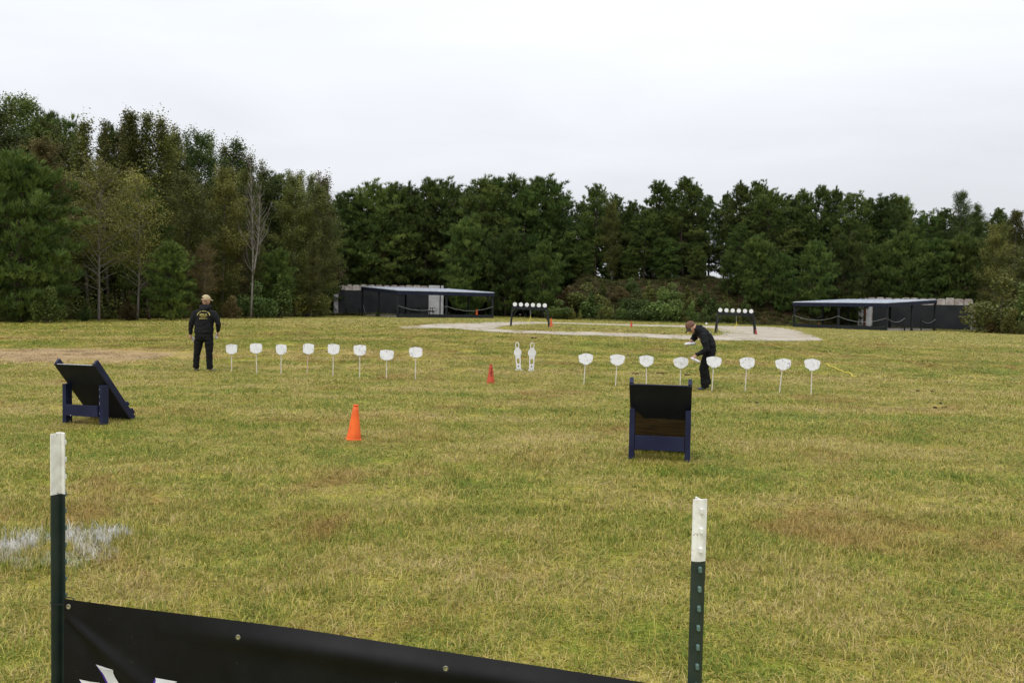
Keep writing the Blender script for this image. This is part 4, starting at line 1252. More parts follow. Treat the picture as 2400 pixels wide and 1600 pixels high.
def picnic_table(label, loc, rz):
    t = thing("picnic_table", label, "table", loc, rz, "dark picnic tables by the left shed")
    for k in range(5):
        MB().box((0, -0.32 + 0.16 * k, 0.75), (1.9, 0.14, 0.04)).build("tabletop_board", M_black, t)
    for s in (-1, 1):
        MB().box((0, s * 0.72, 0.45), (1.9, 0.26, 0.04)).build("bench_seat", M_black, t)
        for e in (-1, 1):
            MB().bar((e * 0.7, s * 0.62, 0.0), (e * 0.7, s * 0.25, 0.73), 0.05, 0.10).build("leg", M_black, t)
    for e in (-1, 1):
        MB().bar((e * 0.7, -0.8, 0.40), (e * 0.7, 0.8, 0.40), 0.05, 0.1).build("cross_beam", M_black, t)
    return t
q = CL + at_L(1.7, 3.0, 0); picnic_table("dark picnic table inside the left shed, left of the pale end panel", (q.x, q.y, G(q.x, q.y) + 0.18), R(25))
q = CL + at_L(4.3, 5.0, 0); picnic_table("dark picnic table deeper in the left shed, before the pale end panel", (q.x, q.y, G(q.x, q.y) + 0.18), R(25))
q = at(826, 88); picnic_table("dark picnic table outside, at the left end of the tarp wall", tuple(q), R(5))

# ================================================================ CONES
M_cone_b = simple("bright_orange_plastic", (0.86, 0.150, 0.024), (0.70, 0.110, 0.020), 0.55, 6, 0.3)
M_cone_r = simple("faded_red_plastic", (0.52, 0.085, 0.040), (0.40, 0.060, 0.030), 0.65, 9, 0.3)
M_cone_f = simple("weathered_orange_plastic", (0.62, 0.135, 0.05), (0.50, 0.11, 0.045), 0.65, 4, 0.3)
M_scuff = simple("dark_scuff", (0.12, 0.02, 0.012), None, 0.8, 20, 0.2)
def cone(label, loc, h, mat, rz=0, lean=0.0, scuff=False):
    c = thing("traffic_cone", label, "cone", loc, rz)
    c.rotation_euler = (0, lean, rz)
    r0, r1 = h * 0.205, h * 0.075
    prof = [(r0 + 0.012, 0.0), (r0, 0.018)]
    for k in range(9): prof.append((r0 + (r1 - r0) * k / 8, 0.02 + (h * 0.93 - 0.02) * k / 8))
    prof += [(r1 * 0.78, h * 0.94), (r1 * 0.78, h * 0.955), (r1 * 1.02, h * 0.965), (r1 * 1.02, h), (r1 * 0.7, h), (r1 * 0.6, h * 0.9)]
    MB().lathe(prof, sides=28).build("cone_body", mat, c, True)
    b = r0 * 1.06
    MB().box((0, 0, 0.012), (b * 2, b * 2, 0.024), None, 0.006).build("base", mat, c)
    if scuff:
        m = MB()
        for k, (z0, z1, w) in enumerate(((0.30, 0.36, 0.010), (0.22, 0.285, 0.016), (0.16, 0.205, 0.012))):
            for zz in range(2):
                za, zb = z0 + (z1 - z0) * zz / 2, z0 + (z1 - z0) * (zz + 1) / 2
                ra, rb = [r0 + (r1 - r0) * (z - 0.02) / (h * 0.93 - 0.02) + 0.002 for z in (za, zb)]
                m.add([(-w, -ra, za), (w, -ra, za), (w * 0.7, -rb, zb), (-w * 0.9, -rb, zb)], [(0, 1, 2, 3)])
        m.build("scuff_mark", M_scuff, c)
    return c
p = hit(829, 1031); cone("bright clean orange cone standing alone in the middle of the lawn", tuple(p), 0.445, M_cone_b, R(20), R(3))
p = hit(1150, 899); cone("faded red scuffed cone left of the two white man shaped targets", tuple(p), 0.43, M_cone_r, R(10), 0, True)
q = CL + at_L(8.3, 1.3, 0); cone("tall orange cone standing on the floor of the left shed", (q.x, q.y, G(q.x, q.y) + 0.18), 0.71, M_cone_b, R(5))
p = hit(1291.5, 767); cone("small weathered cone beside the right leg of the left plate rack", tuple(p), 0.44, M_cone_f, R(5))
p = hit(1479.5, 767.5); cone("tiny dark orange cone on the grass island inside the track", tuple(p), 0.36, M_cone_r, R(40))
q = CR + at_R(7.2, 2.0, 0); cone("very small orange cone in the right shed's left bay", (q.x, q.y, G(q.x, q.y) + 0.18), 0.36, M_cone_f, R(10))

# ================================================================ WHITE TARGET PLATES ON STAKES
def scuffed_white(name, sc, amt):
    n = NT(name)
    v = tcoord(n)
    oi = n.n("ShaderNodeObjectInfo").outputs["Random"]
    ad = n.n("ShaderNodeVectorMath", operation='ADD'); n.l(v, ad.inputs[0])
    cb = n.n("ShaderNodeCombineXYZ"); n.l(n.math('MULTIPLY', oi, 37.0), cb.inputs[0]); n.l(n.math('MULTIPLY', oi, 91.0), cb.inputs[2])
    n.l(cb.outputs[0], ad.inputs[1])
    a = n.noise(ad.outputs[0], sc, 7, 0.72, 1.2)
    c = n.mix(n.rng(a, 0.55, 0.61, 0, amt), (0.74, 0.74, 0.75), (0.25, 0.25, 0.26))
    c = n.mix(n.rng(n.noise(ad.outputs[0], sc * 0.5, 4), 0.4, 0.7, 0, 0.35), c, (0.60, 0.60, 0.60))
    m = n.color(c, 0.55, 0.4)
    n.bump(n.noise(ad.outputs[0], sc * 1.5, 5, 0.7), 0.35, 0.004)
    return m
M_tplate = scuffed_white("sprayed_white_steel", 13.0, 0.75)
M_wpole = simple("white_pole_paint", (0.66, 0.63, 0.57), (0.52, 0.47, 0.40), 0.6, 6, 0.3)
M_rpole = simple("reddish_worn_pole", (0.62, 0.42, 0.36), (0.50, 0.30, 0.25), 0.7, 6, 0.3)
def plate_outline(kind):
    if kind == 'L':                                   # rounded trapezoid, seen a little from the side
        pts = [(-0.121, 0.083), (-0.112, 0.100), (-0.01, 0.121), (0.095, 0.108), (0.122, 0.094), (0.127, 0.03), (0.120, -0.05), (0.104, -0.080), (0.062, -0.088),
               (0.055, -0.105), (-0.052, -0.105), (-0.06, -0.088), (-0.100, -0.078), (-0.112, -0.05), (-0.126, 0.03)]
    else:                                             # shield: flat top, stepped lower corners, small tongue below
        pts = [(-0.150, 0.085), (-0.06, 0.108), (0.005, 0.118), (0.07, 0.106), (0.150, 0.082), (0.158, 0.03), (0.150, 0.020), (0.148, -0.025), (0.136, -0.050), (0.108, -0.080), (0.058, -0.092),
               (0.050, -0.114), (-0.050, -0.114), (-0.058, -0.092), (-0.106, -0.078), (-0.136, -0.048), (-0.146, -0.028), (-0.148, 0.020), (-0.157, 0.028)]
    return pts
def stake_target(kind, label, bpx, bpy, cpx, topy, boty, wpx, group, pole_mat=None, yaw=0.0):
    p = hit(bpx, bpy)
    Yd = p.y
    cx = (cpx - bpx) * Yd / F
    zc = z_at(cpx, (topy + boty) / 2, Yd) - p.z
    hh = (boty - topy) * Yd / F
    t = thing("stake_target", label, "target", tuple(p), 0, group)
    o = plate_outline(kind)
    w = max(q[0] for q in o) - min(q[0] for q in o); h = max(q[1] for q in o) - min(q[1] for q in o)
    sx, sz = wpx * Yd / F / w, hh / h
    ro = random.Random(int(bpx))
    m = MB().plate([(x * sx * ro.uniform(0.965, 1.03), z * sz * ro.uniform(0.965, 1.03)) for x, z in o], t=0.012)
    pl = m.build("plate", M_tplate, t); pl.location = (cx, 0, zc); pl.rotation_euler = (R(-6), R(ro.uniform(-4, 4)), R(yaw))
    lo = zc - hh / 2
    f = lo / max(zc, 0.01)
    MB().tube([(0, 0, -0.08), (cx * f, 0.012, lo + 0.03)], 0.0105, 8).build("pole", pole_mat or M_wpole, t)
    MB().box((cx * f, 0.012, lo + 0.012), (0.085 * sx, 0.05, 0.022), None, 0.004).build("bracket", M_wpole, t)
    return t
GLr, GRr = "white plates on stakes, left row", "white plates on stakes, right row"
LROW = [(542.7, 870.2, 542.4, 807, 830, 28), (601.7, 875, 599.5, 804.8, 828.5, 28), (658.7, 877, 658.3, 807, 831, 25), (718.9, 878.4, 722.2, 805.4, 830.5, 26.5),
        (780, 882.8, 781, 806.5, 831, 27.5), (842.7, 885, 842.5, 808.7, 833.5, 30), (905.7, 888.3, 905.5, 819.8, 844.5, 32), (973.6, 890, 973.6, 813.8, 838.5, 32)]
LLAB = ["leftmost white plate on a stake, right next to the standing man", "second white plate from the standing man, pole leaning slightly", "narrowest white plate, third from the standing man",
        "white plate on the reddish pole, leaning left at its foot", "fifth white plate from the standing man, beside a scrap of yellow rope", "sixth white plate from the standing man, with a scuffed centre",
        "lowest white plate of the left row, shorter than its neighbours", "last white plate of the left row, nearest the man shaped targets"]
for i, (q, lab) in enumerate(zip(LROW, LLAB)):
    stake_target('L', lab, *q, GLr, M_rpole if i == 3 else None, rnd.uniform(-12, 12))
RROW = [(1367.7, 902.8, 1371.6, 827.7, 854.5, 34), (1442, 906, 1445.7, 829.8, 856.5, 34.5), (1515.3, 909, 1513.5, 832.2, 859, 34.5), (1593.6, 912, 1594.4, 836.4, 863.5, 35.5),
        (1668.2, 917.3, 1671.6, 834.8, 861.5, 36), (1746, 918, 1749.4, 836.8, 864.5, 36), (1825.6, 923.4, 1833.5, 840, 867.5, 36.5), (1901, 926, 1901.2, 840.4, 868.5, 37)]
RLAB = ["first white shield plate of the right row, left of the board with bare wood", "second white shield plate of the right row, with dark dings at its left", "white shield plate rising left above the board with bare wood",
        "white shield plate being sprayed by the bending man, freshest white", "white shield plate in front of the bending man's legs", "white shield plate just right of the bending man",
        "white shield plate on the leaning pole, second from the right end", "rightmost white shield plate, left of the yellow rope"]
for q, lab in zip(RROW, RLAB):
    stake_target('R', lab, *q, GRr, None, rnd.uniform(-5, 5))

# ================================================================ TWO MAN SHAPED TARGETS
M_pop = simple("white_target_paint", (0.72, 0.72, 0.72), (0.60, 0.60, 0.60), 0.55, 6, 0.4, bump=0.15)
M_mark = simple("dark_mark", (0.10, 0.12, 0.13), None, 0.7, 30, 0.2)
def popper(label, p, yaw, lean):
    t = thing("man_target", label, "target", tuple(p), yaw, "white man shaped steel targets")
    out = [(-0.062, 0.0), (-0.067, 0.20), (-0.072, 0.375)]
    a0 = math.acos(0.072 / 0.108)
    for k in range(13):                                # left side of the round chest, going up
        a = PI + a0 - (PI - 2 * 0.9 + 0.1) * 0 - (2 * a0 - 0.1) * k / 12
        out.append((0.108 * math.cos(a), 0.475 + 0.108 * math.sin(a)))
    out += [(-0.052, 0.585), (-0.054, 0.70)]
    for k in range(1, 9):
        a = PI - PI * k / 9
        out.append((0.054 * math.cos(a), 0.70 + 0.056 * math.sin(a)))
    mir = [(-x, z) for x, z in reversed(out) if True]
    left = [q for q in out]
    full = []
    half = [q for q in left if q[0] < 0] 
    full = half + [(-x, z) for x, z in reversed(half)]
    head = [(-0.034, 0.625), (0.0, 0.605), (0.034, 0.625), (0.037, 0.70), (0.025, 0.728), (0.0, 0.738), (-0.025, 0.728), (-0.037, 0.70)]
    belly = [(-0.040, 0.205), (0.0, 0.175), (0.040, 0.205), (0.043, 0.30), (0.0, 0.335), (-0.043, 0.30)]
    b = MB().plate(full, (head, belly), 0.012).build("steel_plate", M_pop, t)
    b.rotation_euler = (0, lean, 0)
    m = MB()
    n6 = [(0.024 * math.cos(R(20 + 60 * k)), 0.118 + 0.026 * math.sin(R(20 + 60 * k))) for k in range(6)]
    n6i = [(0.009 * math.cos(R(20 + 60 * k)), 0.116 + 0.010 * math.sin(R(20 + 60 * k))) for k in range(6)]
    m.plate(n6, (n6i,), 0.016)
    e = m.build("emblem", M_mark, t); e.rotation_euler = (0, lean, 0)
    for x in (-0.028, 0.028):
        MB().box((x, -0.010, 0.042), (0.022, 0.012, 0.012)).build("bolt", M_mark, t)
    MB().box((0, 0.08, 0.010), (0.14, 0.26, 0.018), None, 0.004).build("base", M_pop, t)
    MB().bar((0, 0.17, 0.02), (0, 0.01, 0.16), 0.02, 0.02).build("prop", M_pop, t)
    for x in (-0.080, 0.080):
        MB().box((x, -0.015, 0.025), (0.016, 0.04, 0.035), None, 0.004).build("hinge_ear", M_pop, t)
    return t
p = hit(1216, 868.5); popper("left white man shaped steel target, turned and leaning left", p, R(-24), R(-5))
p = hit(1245.5, 869.5); popper("right white man shaped steel target, standing straight", p, R(4), R(1))

# ================================================================ PLATE RACKS
M_disc = simple("white_disc_paint", (0.76, 0.76, 0.76), (0.68, 0.68, 0.68), 0.5, 6, 0.4)
M_redp = simple("red_leg_paint", (0.30, 0.035, 0.025), None, 0.7, 6, 0.3)
M_yrope = simple("yellow_rope", (0.74, 0.62, 0.10), (0.60, 0.50, 0.07), 0.7, 30, 0.2)
def rack(label, c0, c1, beam_y, base, rw, red, legs_h):
    """six round plates on a steel beam carried by two splayed trestles"""
    Yd = 39.5
    a = at(c0, Yd); b = at(c1, Yd)
    ctr = (a + b) / 2
    g = G(ctr.x, ctr.y)
    zt = z_at((c0 + c1) / 2, beam_y, Yd)
    t = thing("plate_rack", label, "target rack", (ctr.x, ctr.y, g), 0, "plate racks at the end of the range")
    W = (b - a).length
    z0 = zt - g
    tilt = (G(b.x, b.y) - G(a.x, a.y)) / W
    tilt = -0.022
    def zz(x): return z0 + tilt * x
    MB().bar((-W / 2, 0, zz(-W / 2) - 0.075), (W / 2, 0, zz(W / 2) - 0.075), 0.10, 0.15, bevel=0.008).build("beam", M_black, t)
    for k in range(6):
        x = -W / 2 + 0.145 + (W - 0.29) * k / 5
        m = MB().lathe([(0.001, -0.006), (0.096, -0.006), (0.100, -0.003), (0.100, 0.003), (0.096, 0.006), (0.001, 0.006)], (x, -0.01, zz(x) + 0.092), 24, Matrix.Rotation(PI / 2, 3, 'X'))
        m.build("plate", M_disc, t)
        MB().box((x, 0.01, zz(x) + 0.01), (0.07, 0.03, 0.05)).build("paddle", M_black, t)
    for s in (-1, 1):
        x = s * (W / 2 - 0.03)
        gl = G(ctr.x + x, ctr.y) - g - 0.04
        x2 = x + s * legs_h
        MB().bar((x, 0, zz(x) - 0.1), (x2, -0.28, gl), 0.055, 0.055).build("leg", M_black, t)
        MB().bar((x, 0, zz(x) - 0.1), (x2 + s * (-0.04 if s < 0 else 0.06), 0.28, gl), 0.055, 0.055).build("leg", M_black, t)
        MB().bar((x * 0.72, 0, zz(x) - 0.16), (x + s * legs_h * 0.55, 0.0, zz(x) - 0.62), 0.035, 0.035).build("brace", M_black, t)
    if red:
        MB().bar((W / 2 - 0.03 + legs_h * 0.66, -0.2, 0.22), (W / 2 - 0.03 + legs_h * 0.99, -0.29, -0.06), 0.062, 0.062).build("red_foot", M_redp, t)
    x = 0.02
    MB().tube([(x, -0.03, z0 - 0.14), (x + 0.01, -0.05, z0 - 0.42)], 0.010, 6).build("reset_cord", M_wrope, t)
    MB().tube([(x + 0.01, -0.05, z0 - 0.42), (x + 0.03, -0.05, z0 - 0.55), (x - 0.06, -0.1, z0 - 0.68), (x - 0.14, -0.2, z0 - 0.80)], 0.011, 6).build("reset_rope", M_yrope, t)
    return t
rack("left plate rack, six white discs on a black beam with splayed trestles", 1199, 1283, 719, 763, 0.1, False, 0.09)
rack("right plate rack, six white discs on a black beam, one foot red", 1679.5, 1766, 732.5, 776, 0.1, True, 0.09)
# white round object lying at the track behind the bending man
p = hit(1655.5, 762)
b = MB().lathe([(0.001, -0.008), (0.09, -0.008), (0.095, 0.0), (0.09, 0.008), (0.001, 0.008)], (0, 0, 0.16), 20, Matrix.Rotation(R(80), 3, 'X'))
wd = thing("small_disc_target", "little white disc on a short foot beside the track, above the bending man's back", "target", tuple(p), R(10))
b.build("disc", M_disc, wd)
MB().tube([(0, 0, -0.03), (0, 0.01, 0.09)], 0.02, 8).build("foot", M_wpole, wd)

# ================================================================ YELLOW ROPE ON THE GRASS
def lying_rope(label, pix, r=0.012, lift=0.035):
    pts = []
    for k, (px, py) in enumerate(pix):
        q = hit(px, py)
        pts.append(Vector((q.x, q.y, q.z + lift + 0.01 * math.sin(k * 1.9))))
    dense = []
    for a, b in zip(pts, pts[1:]):
        for k in range(3): dense.append(a.lerp(b, k / 3))
    dense.append(pts[-1])
    return tag(MB().tube(dense, r, 6).build("yellow_rope", M_yrope, None, True), label, "rope", "pieces of yellow rope on the lawn")
lying_rope("long yellow rope lying wavy on the grass right of the last plate", [(1936, 855), (1941, 857.5), (1944, 860.5), (1950, 861.5), (1953, 864), (1958, 864.5), (1963, 867), (1966, 870), (1972, 871), (1977, 873.5), (1982, 875), (1991, 876), (1995, 879), (1998, 881.5), (1995, 883), (1999, 885), (2008, 884.5)], 0.012)
lying_rope("short yellow rope scrap between the fourth and fifth plate of the left row", [(735, 821), (742, 820), (748, 818), (755, 817.5), (768, 818.5)], 0.010)
lying_rope("faint thin yellow line on the grass below the track's right lobe", [(1800, 806), (1830, 818), (1862, 828), (1890, 836)], 0.005, 0.045)

# ================================================================ BLUE TILTED BOARDS
M_navy = simple("navy_paint", (0.0075, 0.010, 0.036), (0.012, 0.016, 0.046), 0.6, 4, 0.28, bump=0.1)
def back_panel_mat(name, bare):
    n = NT(name)
    v = tcoord(n)
    sp = n.n("ShaderNodeSeparateXYZ"); n.l(v, sp.inputs[0])
    mp = n.n("ShaderNodeMapping"); mp.inputs["Scale"].default_value = (1.2, 14, 14); n.l(v, mp.inputs[0])
    gr = n.noise(mp.outputs[0], 2.2, 6, 0.65, 1.4)
    wood = n.mix(n.rng(gr, 0.35, 0.62), (0.120, 0.076, 0.038), (0.050, 0.032, 0.018))
    dark = n.mix(n.rng(n.noise(v, 3.0), 0.4, 0.6), (0.006, 0.0075, 0.016), (0.010, 0.012, 0.024))
    if not bare: c = dark
    else:
        e = n.math('ADD', sp.outputs["Z"], n.math('MULTIPLY', n.math('SUBTRACT', n.noise(v, 4.0, 5, 0.6), 0.5), 0.06))
        e = n.math('SUBTRACT', e, n.rng(sp.outputs["X"], -0.16, -0.33, 0, 0.14))
        c = n.mix(n.rng(e, 0.425, 0.442), wood, dark)
        c = n.mix(n.rng(n.noise(v, 6.0, 3), 0.60, 0.70, 0, 0.6), c, (0.03, 0.022, 0.02))
    return n.color(c, 0.6, 0.3)
M_back, M_backd = back_panel_mat("half_painted_plywood", True), back_panel_mat("dark_plywood", False)
M_chip = simple("chipped_bare_paint", (0.42, 0.42, 0.46), None, 0.7, 30, 0.2)
def tilted_board(label, p, yaw, sc, bare, chips):
    t = thing("tilted_board", label, "board", tuple(p), yaw, "dark blue tilted boards on legs")
    t.scale = (sc, sc, sc)
    W = 0.66
    A, B = Vector((0, 0.50, 0.0)), Vector((0, -0.22, 0.84))           # foot and top of the slope
    d = (B - A).normalized()
    nrm = Vector((0, d.z, -d.y))                                      # upper face
    if nrm.z < 0: nrm = -nrm
    m = MB()
    m.bar(A + d * 0.0, B, W, 0.016, nrm)
    m.build("panel", M_back if bare else M_backd, t)
    for s in (-1, 1):
        o = Vector((s * (W / 2 - 0.021), 0, 0)) + nrm * 0.052
        MB().bar(A - d * 0.02 + o, B + d * 0.012 + o, 0.04, 0.086, nrm, 0.003).build("side_rail", M_navy, t)
        MB().box((s * (W / 2 - 0.03), -0.02, 0.27), (0.058 if s < 0 else 0.06, 0.12, 0.57), None, 0.003).build("leg", M_navy, t)
    MB().box((0, -0.085, 0.195), (W - 0.13, 0.036, 0.155), None, 0.003).build("cross_rail", M_navy, t)
    for k, (al, h) in enumerate(((0.08, 0.09), (0.24, 0.05))):
        MB().bar(A + d * al + nrm * 0.112 + Vector((-W / 2, 0, 0)), A + d * al + nrm * 0.112 + Vector((W / 2, 0, 0)), h, 0.035, nrm).build("foot_slat", M_navy, t)
    m = MB()
    m.bar(B + Vector((-W / 2 + 0.05, 0, 0)) + d * 0.0015, B + Vector((W / 2 - 0.05, 0, 0)) + d * 0.0015, 0.010, 0.003, d)
    m.build("worn_top_edge", M_chip if chips else M_navy, t)
    if chips:
        rg = random.Random(4)
        for z in (0.50, 0.41, 0.40, 0.32, 0.295, 0.17):
            MB().box((W / 2 - 0.03 - 0.018, -0.0815, z), (0.004, 0.003, 0.010 + 0.014 * rg.random())).build("paint_chip", M_chip, t)
        MB().box((-0.17, -0.1045, 0.125), (0.014, 0.003, 0.012)).build("paint_chip", M_chip, t)
    return t
p = hit(1545, 1077); tilted_board("dark blue tilted board seen square from behind, bare wood showing below", p, R(-12), 1.03, True, False)
p = hit(203, 993); tilted_board("dark blue tilted board at the left, turned so its side rail shows", p, R(-14), 0.98, False, True)

# ================================================================ FENCE POSTS AND BANNER
M_tgreen = simple("dark_green_post_paint", (0.010, 0.022, 0.018), (0.018, 0.030, 0.024), 0.5, 14, 0.5, bump=0.2)
M_stud = simple("worn_green_stud", (0.07, 0.13, 0.12), (0.10, 0.17, 0.15), 0.5, 30, 0.5)
n = NT("white_post_paint")
v = tcoord(n)
c = n.mix(n.rng(n.noise(v, 30, 4, 0.6), 0.35, 0.7), (0.80, 0.80, 0.76), (0.66, 0.64, 0.60))
c = n.mix(n.rng(n.noise(v, 45, 5, 0.7), 0.62, 0.70, 0, 0.85), c, (0.16, 0.07, 0.035))
M_tip = n.color(c, 0.5, 0.4)
n.bump(n.noise(v, 120, 3), 0.15, 0.001)
def t_post(label, base_px, top_px, top_py, Yd, yaw, tip, lean, studs_front, w=0.037):
    zt = z_at(top_px, top_py, Yd)
    d = ray(top_px, top_py); X = d.x * Yd / d.y
    t = thing("fence_post", label, "fence post", (X, Yd, 0), 0, "steel fence posts holding the banner")
    H_ = zt
    t.rotation_euler = (0, lean, yaw)
    hw, th, st = w / 2, 0.0036, 0.034
    cs = [(-hw, 0.002), (-hw * 0.5, -0.0025), (0, -0.0045), (hw * 0.5, -0.0025), (hw, 0.002), (hw, 0.002 + th), (th * 0.6, 0.004), (th * 0.5, st), (-th * 0.5, st), (-th * 0.6, 0.004), (-hw, 0.002 + th)]
    def prism(z0, z1):
        m = MB(); k = len(cs)
        m.add([(x, y, z0) for x, y in cs] + [(x, y, z1) for x, y in cs], [tuple((i, (i + 1) % k, k + (i + 1) % k, k + i)) for i in range(k)])
        tri = tessellate_polygon([[Vector((x, y, 0)) for x, y in cs]])
        m.f += [tuple(q) for q in tri] + [tuple(i + k for i in q) for q in tri]
        return m
    prism(-0.25, H_ - tip).build("post_shaft", M_tgreen, t)
    prism(H_ - tip, H_).build("white_tip", M_tip, t)
    if studs_front:
        z = H_ - 0.028
        while z > 0.1:
            white = z > H_ - tip
            st_ = MB().box((0.001, -0.0085, z), (0.0085, 0.010, 0.0155), Matrix.Rotation(R(-4), 3, 'Y'), 0.002)
            st_.build("stud", M_tip if white else M_stud, t)
            z -= 0.0505
    else:
        z = H_ - 0.03
        while z > 0.1:
            MB().box((0.0, -0.0085, z), (0.0085, 0.010, 0.0155), None, 0.002).build("stud", M_tip if z > H_ - tip else M_stud, t)
            z -= 0.0505
    return t, X
PYL, PYR = 2.40, 2.10
TL, XL = t_post("left steel fence post with plain white tip, the banner tied to it", 135, 142.5, 1013, PYL, R(152), 0.178, R(-0.2), False)
TR, XR = t_post("right steel fence post with studs down its face and white tip", 1630, 1638.5, 1170, PYR, R(8), 0.160, R(0.2), True, 0.0375)
# banner: a vinyl sheet in the plane of the two posts, sagging between them
PA, PB = Vector((XL + 0.002, PYL - 0.035, 0)), Vector((XR, PYR - 0.035, 0))
bd = (PB - PA); BL = bd.length; bd.normalize()
bn = Vector((bd.y, -bd.x, 0))                                        # towards the camera
def on_banner(px, py):
    d = ray(px, py)
    o = PA - Vector((0, 0, EYE))
    s = o.dot(bn) / d.dot(bn)
    q = d * s
    return (q - o).dot(bd), q.z + EYE                                # along, height
tops = [on_banner(*q) for q in ((153, 1402), (420, 1438), (700, 1477), (1000, 1523), (1300, 1569), (1480, 1598))]
def top_at(u):
    for (u0, z0), (u1, z1) in zip(tops, tops[1:]):
        if u <= u1: return z0 + (z1 - z0) * (u - u0) / (u1 - u0)
    (u0, z0), (u1, z1) = tops[-2:]
    return z0 + (z1 - z0) * (u - u0) / (u1 - u0)
U0 = tops[0][0] - 0.003
n = NT("black_vinyl")
v = tcoord(n)
M_vinyl = n.color(n.mix(n.rng(n.noise(v, 90, 2, 0.5), 0.74, 0.79, 0, 0.5), n.mix(n.rng(n.noise(v, 5, 5, 0.7), 0.35, 0.7), (0.0045, 0.0045, 0.005), (0.0085, 0.0085, 0.009)), (0.10, 0.10, 0.10)), n.rng(n.noise(v, 3, 5), 0.3, 0.7, 0.45, 0.62), 0.16)
n.bump(n.noise(v, 6, 3), 0.2, 0.004)
BH = 0.74
def relief(u, s):
    """distance of the sheet from its plane: a rolled hem, folds that fan from the tied corner"""
    y = 0.006 * math.sin(u * 5.2 + 1.0) * (0.3 + s)
    y += 0.014 * math.exp(-((s - 0.05) / 0.03) ** 2) * sstep(0.2, 0.9, u)
    y -= 0.012 * max(0.0, 1 - s / 0.05) ** 2 * sstep(0.15, 0.8, u)
    a = math.atan2(s - 0.03, max(0.01, u - 0.01)); r_ = math.hypot(u, s)
    y += 0.012 * math.exp(-((a - 0.62) / 0.09) ** 2) * sstep(0.02, 0.12, r_) * (1 - sstep(0.35, 0.75, r_))
    y -= 0.007 * math.exp(-((a - 0.90) / 0.14) ** 2) * sstep(0.02, 0.12, r_) * (1 - sstep(0.3, 0.6, r_))
    return y
def bpt(u, s, lift=0.0):
    z = top_at(u) - s
    return PA + bd * u + bn * (relief(u, s) + lift) + Vector((0, 0, z))
ban = thing("banner", "black vinyl banner strung between the fence posts, white letters at the bottom", "banner", (PA.x, PA.y, 0))
m = MB(); nu, ns = 150, 60
org = Vector((PA.x, PA.y, 0))
for j in range(ns + 1):
    s = BH * (j / ns) ** 1.3
    for i in range(nu + 1):
        m.v.append(tuple(bpt(U0 + (BL + 0.02 - U0) * i / nu, s) - org))
for j in range(ns):
    for i in range(nu):
        k = j * (nu + 1) + i
        m.f.append((k, k + 1, k + nu + 2, k + nu + 1))
sheet = m.build("sheet", M_vinyl, ban, True)
EYELETS = []
for px, py in ((162.5, 1420), (560.5, 1490.5), (1047.5, 1561), (1500, 1628)):
    u, z = on_banner(px, py)
    EYELETS.append((u, top_at(u) - z))
bm = bmesh.new(); bm.from_mesh(sheet.data)                            # punch the eyelet holes through the sheet
for u, s in EYELETS:
    c = bpt(u, s) - org
    near = [f for f in bm.faces if (f.calc_center_median() - c).length < 0.026]
    es_ = list({e for f in near for e in f.edges})
    bmesh.ops.subdivide_edges(bm, edges=es_, cuts=9, use_grid_fill=True)
    dead_ = [f for f in bm.faces if (f.calc_center_median() - c).length < 0.0050]
    bmesh.ops.delete(bm, geom=dead_, context='FACES')
bm.to_mesh(sheet.data); bm.free(); smooth(sheet.data)
M_brass = simple("dull_metal_eyelet", (0.30, 0.29, 0.26), (0.20, 0.19, 0.17), 0.4, 60, 0.5, 0.8)
def torus(c, ax_u, ax_v, r0, r1, seg=20, k=8):
    mm = MB(); ax_n = ax_u.cross(ax_v)
    for i in range(seg):
        a = 2 * PI * i / seg
        e = ax_u * math.cos(a) + ax_v * math.sin(a)
        for j in range(k):
            b = 2 * PI * j / k
            mm.v.append(tuple(c + e * (r0 + r1 * math.cos(b)) + ax_n * (r1 * 0.6 * math.sin(b))))
    for i in range(seg):
        for j in range(k):
            mm.f.append((i * k + j, ((i + 1) % seg) * k + j, ((i + 1) % seg) * k + (j + 1) % k, i * k + (j + 1) % k))
    return mm
for u, s in EYELETS:
    c = bpt(u, s, 0.0015) - org
    torus(c, bd, Vector((0, 0, 1)), 0.0058, 0.0022).build("eyelet", M_brass, ban, True)
M_ink = simple("white_print", (0.72, 0.72, 0.75), None, 0.5, 8, 0.4)
M_purple = simple("purple_print", (0.055, 0.012, 0.27), None, 0.5, 8, 0.4)
def printed(name, pts, mat, lift):
    """flat print following the banner's surface"""
    P2 = []
    for (a, b) in zip(pts, pts[1:] + pts[:1]):
        for k in range(4): P2.append((a[0] + (b[0] - a[0]) * k / 4, a[1] + (b[1] - a[1]) * k / 4))
    us = [on_banner(*q) for q in P2]
    tri = tessellate_polygon([[Vector((u, z, 0)) for u, z in us]])
    mm = MB()
    mm.add([tuple(bpt(u, top_at(u) - z, lift) - org) for u, z in us], [tuple(q) for q in tri])
    return mm.build(name, mat, ban)
def c7(x, y): return (100 + x / 5.88, 1380 + y / 5.88)
S1 = [c7(725, 1040), c7(860, 1078), c7(990, 1100), c7(980, 1150), c7(1000, 1205), c7(1050, 1290), c7(1120, 1420), c7(1170, 1560), c7(1050, 1560), c7(890, 1290), c7(830, 1175)]
S2 = [c7(520, 1230), c7(650, 1258), c7(785, 1285), c7(800, 1360), c7(860, 1480), c7(890, 1560), c7(720, 1560), c7(620, 1380), c7(560, 1290)]
S3 = [c7(1565, 1210), c7(1700, 1238), c7(1862, 1268), c7(1800, 1300), c7(1690, 1400), c7(1600, 1560), c7(1450, 1560), c7(1520, 1400), c7(1565, 1290), c7(1575, 1250)]
for S_ in (S1, S2, S3):
    printed("letter_stroke", S_, M_ink, 0.0016)
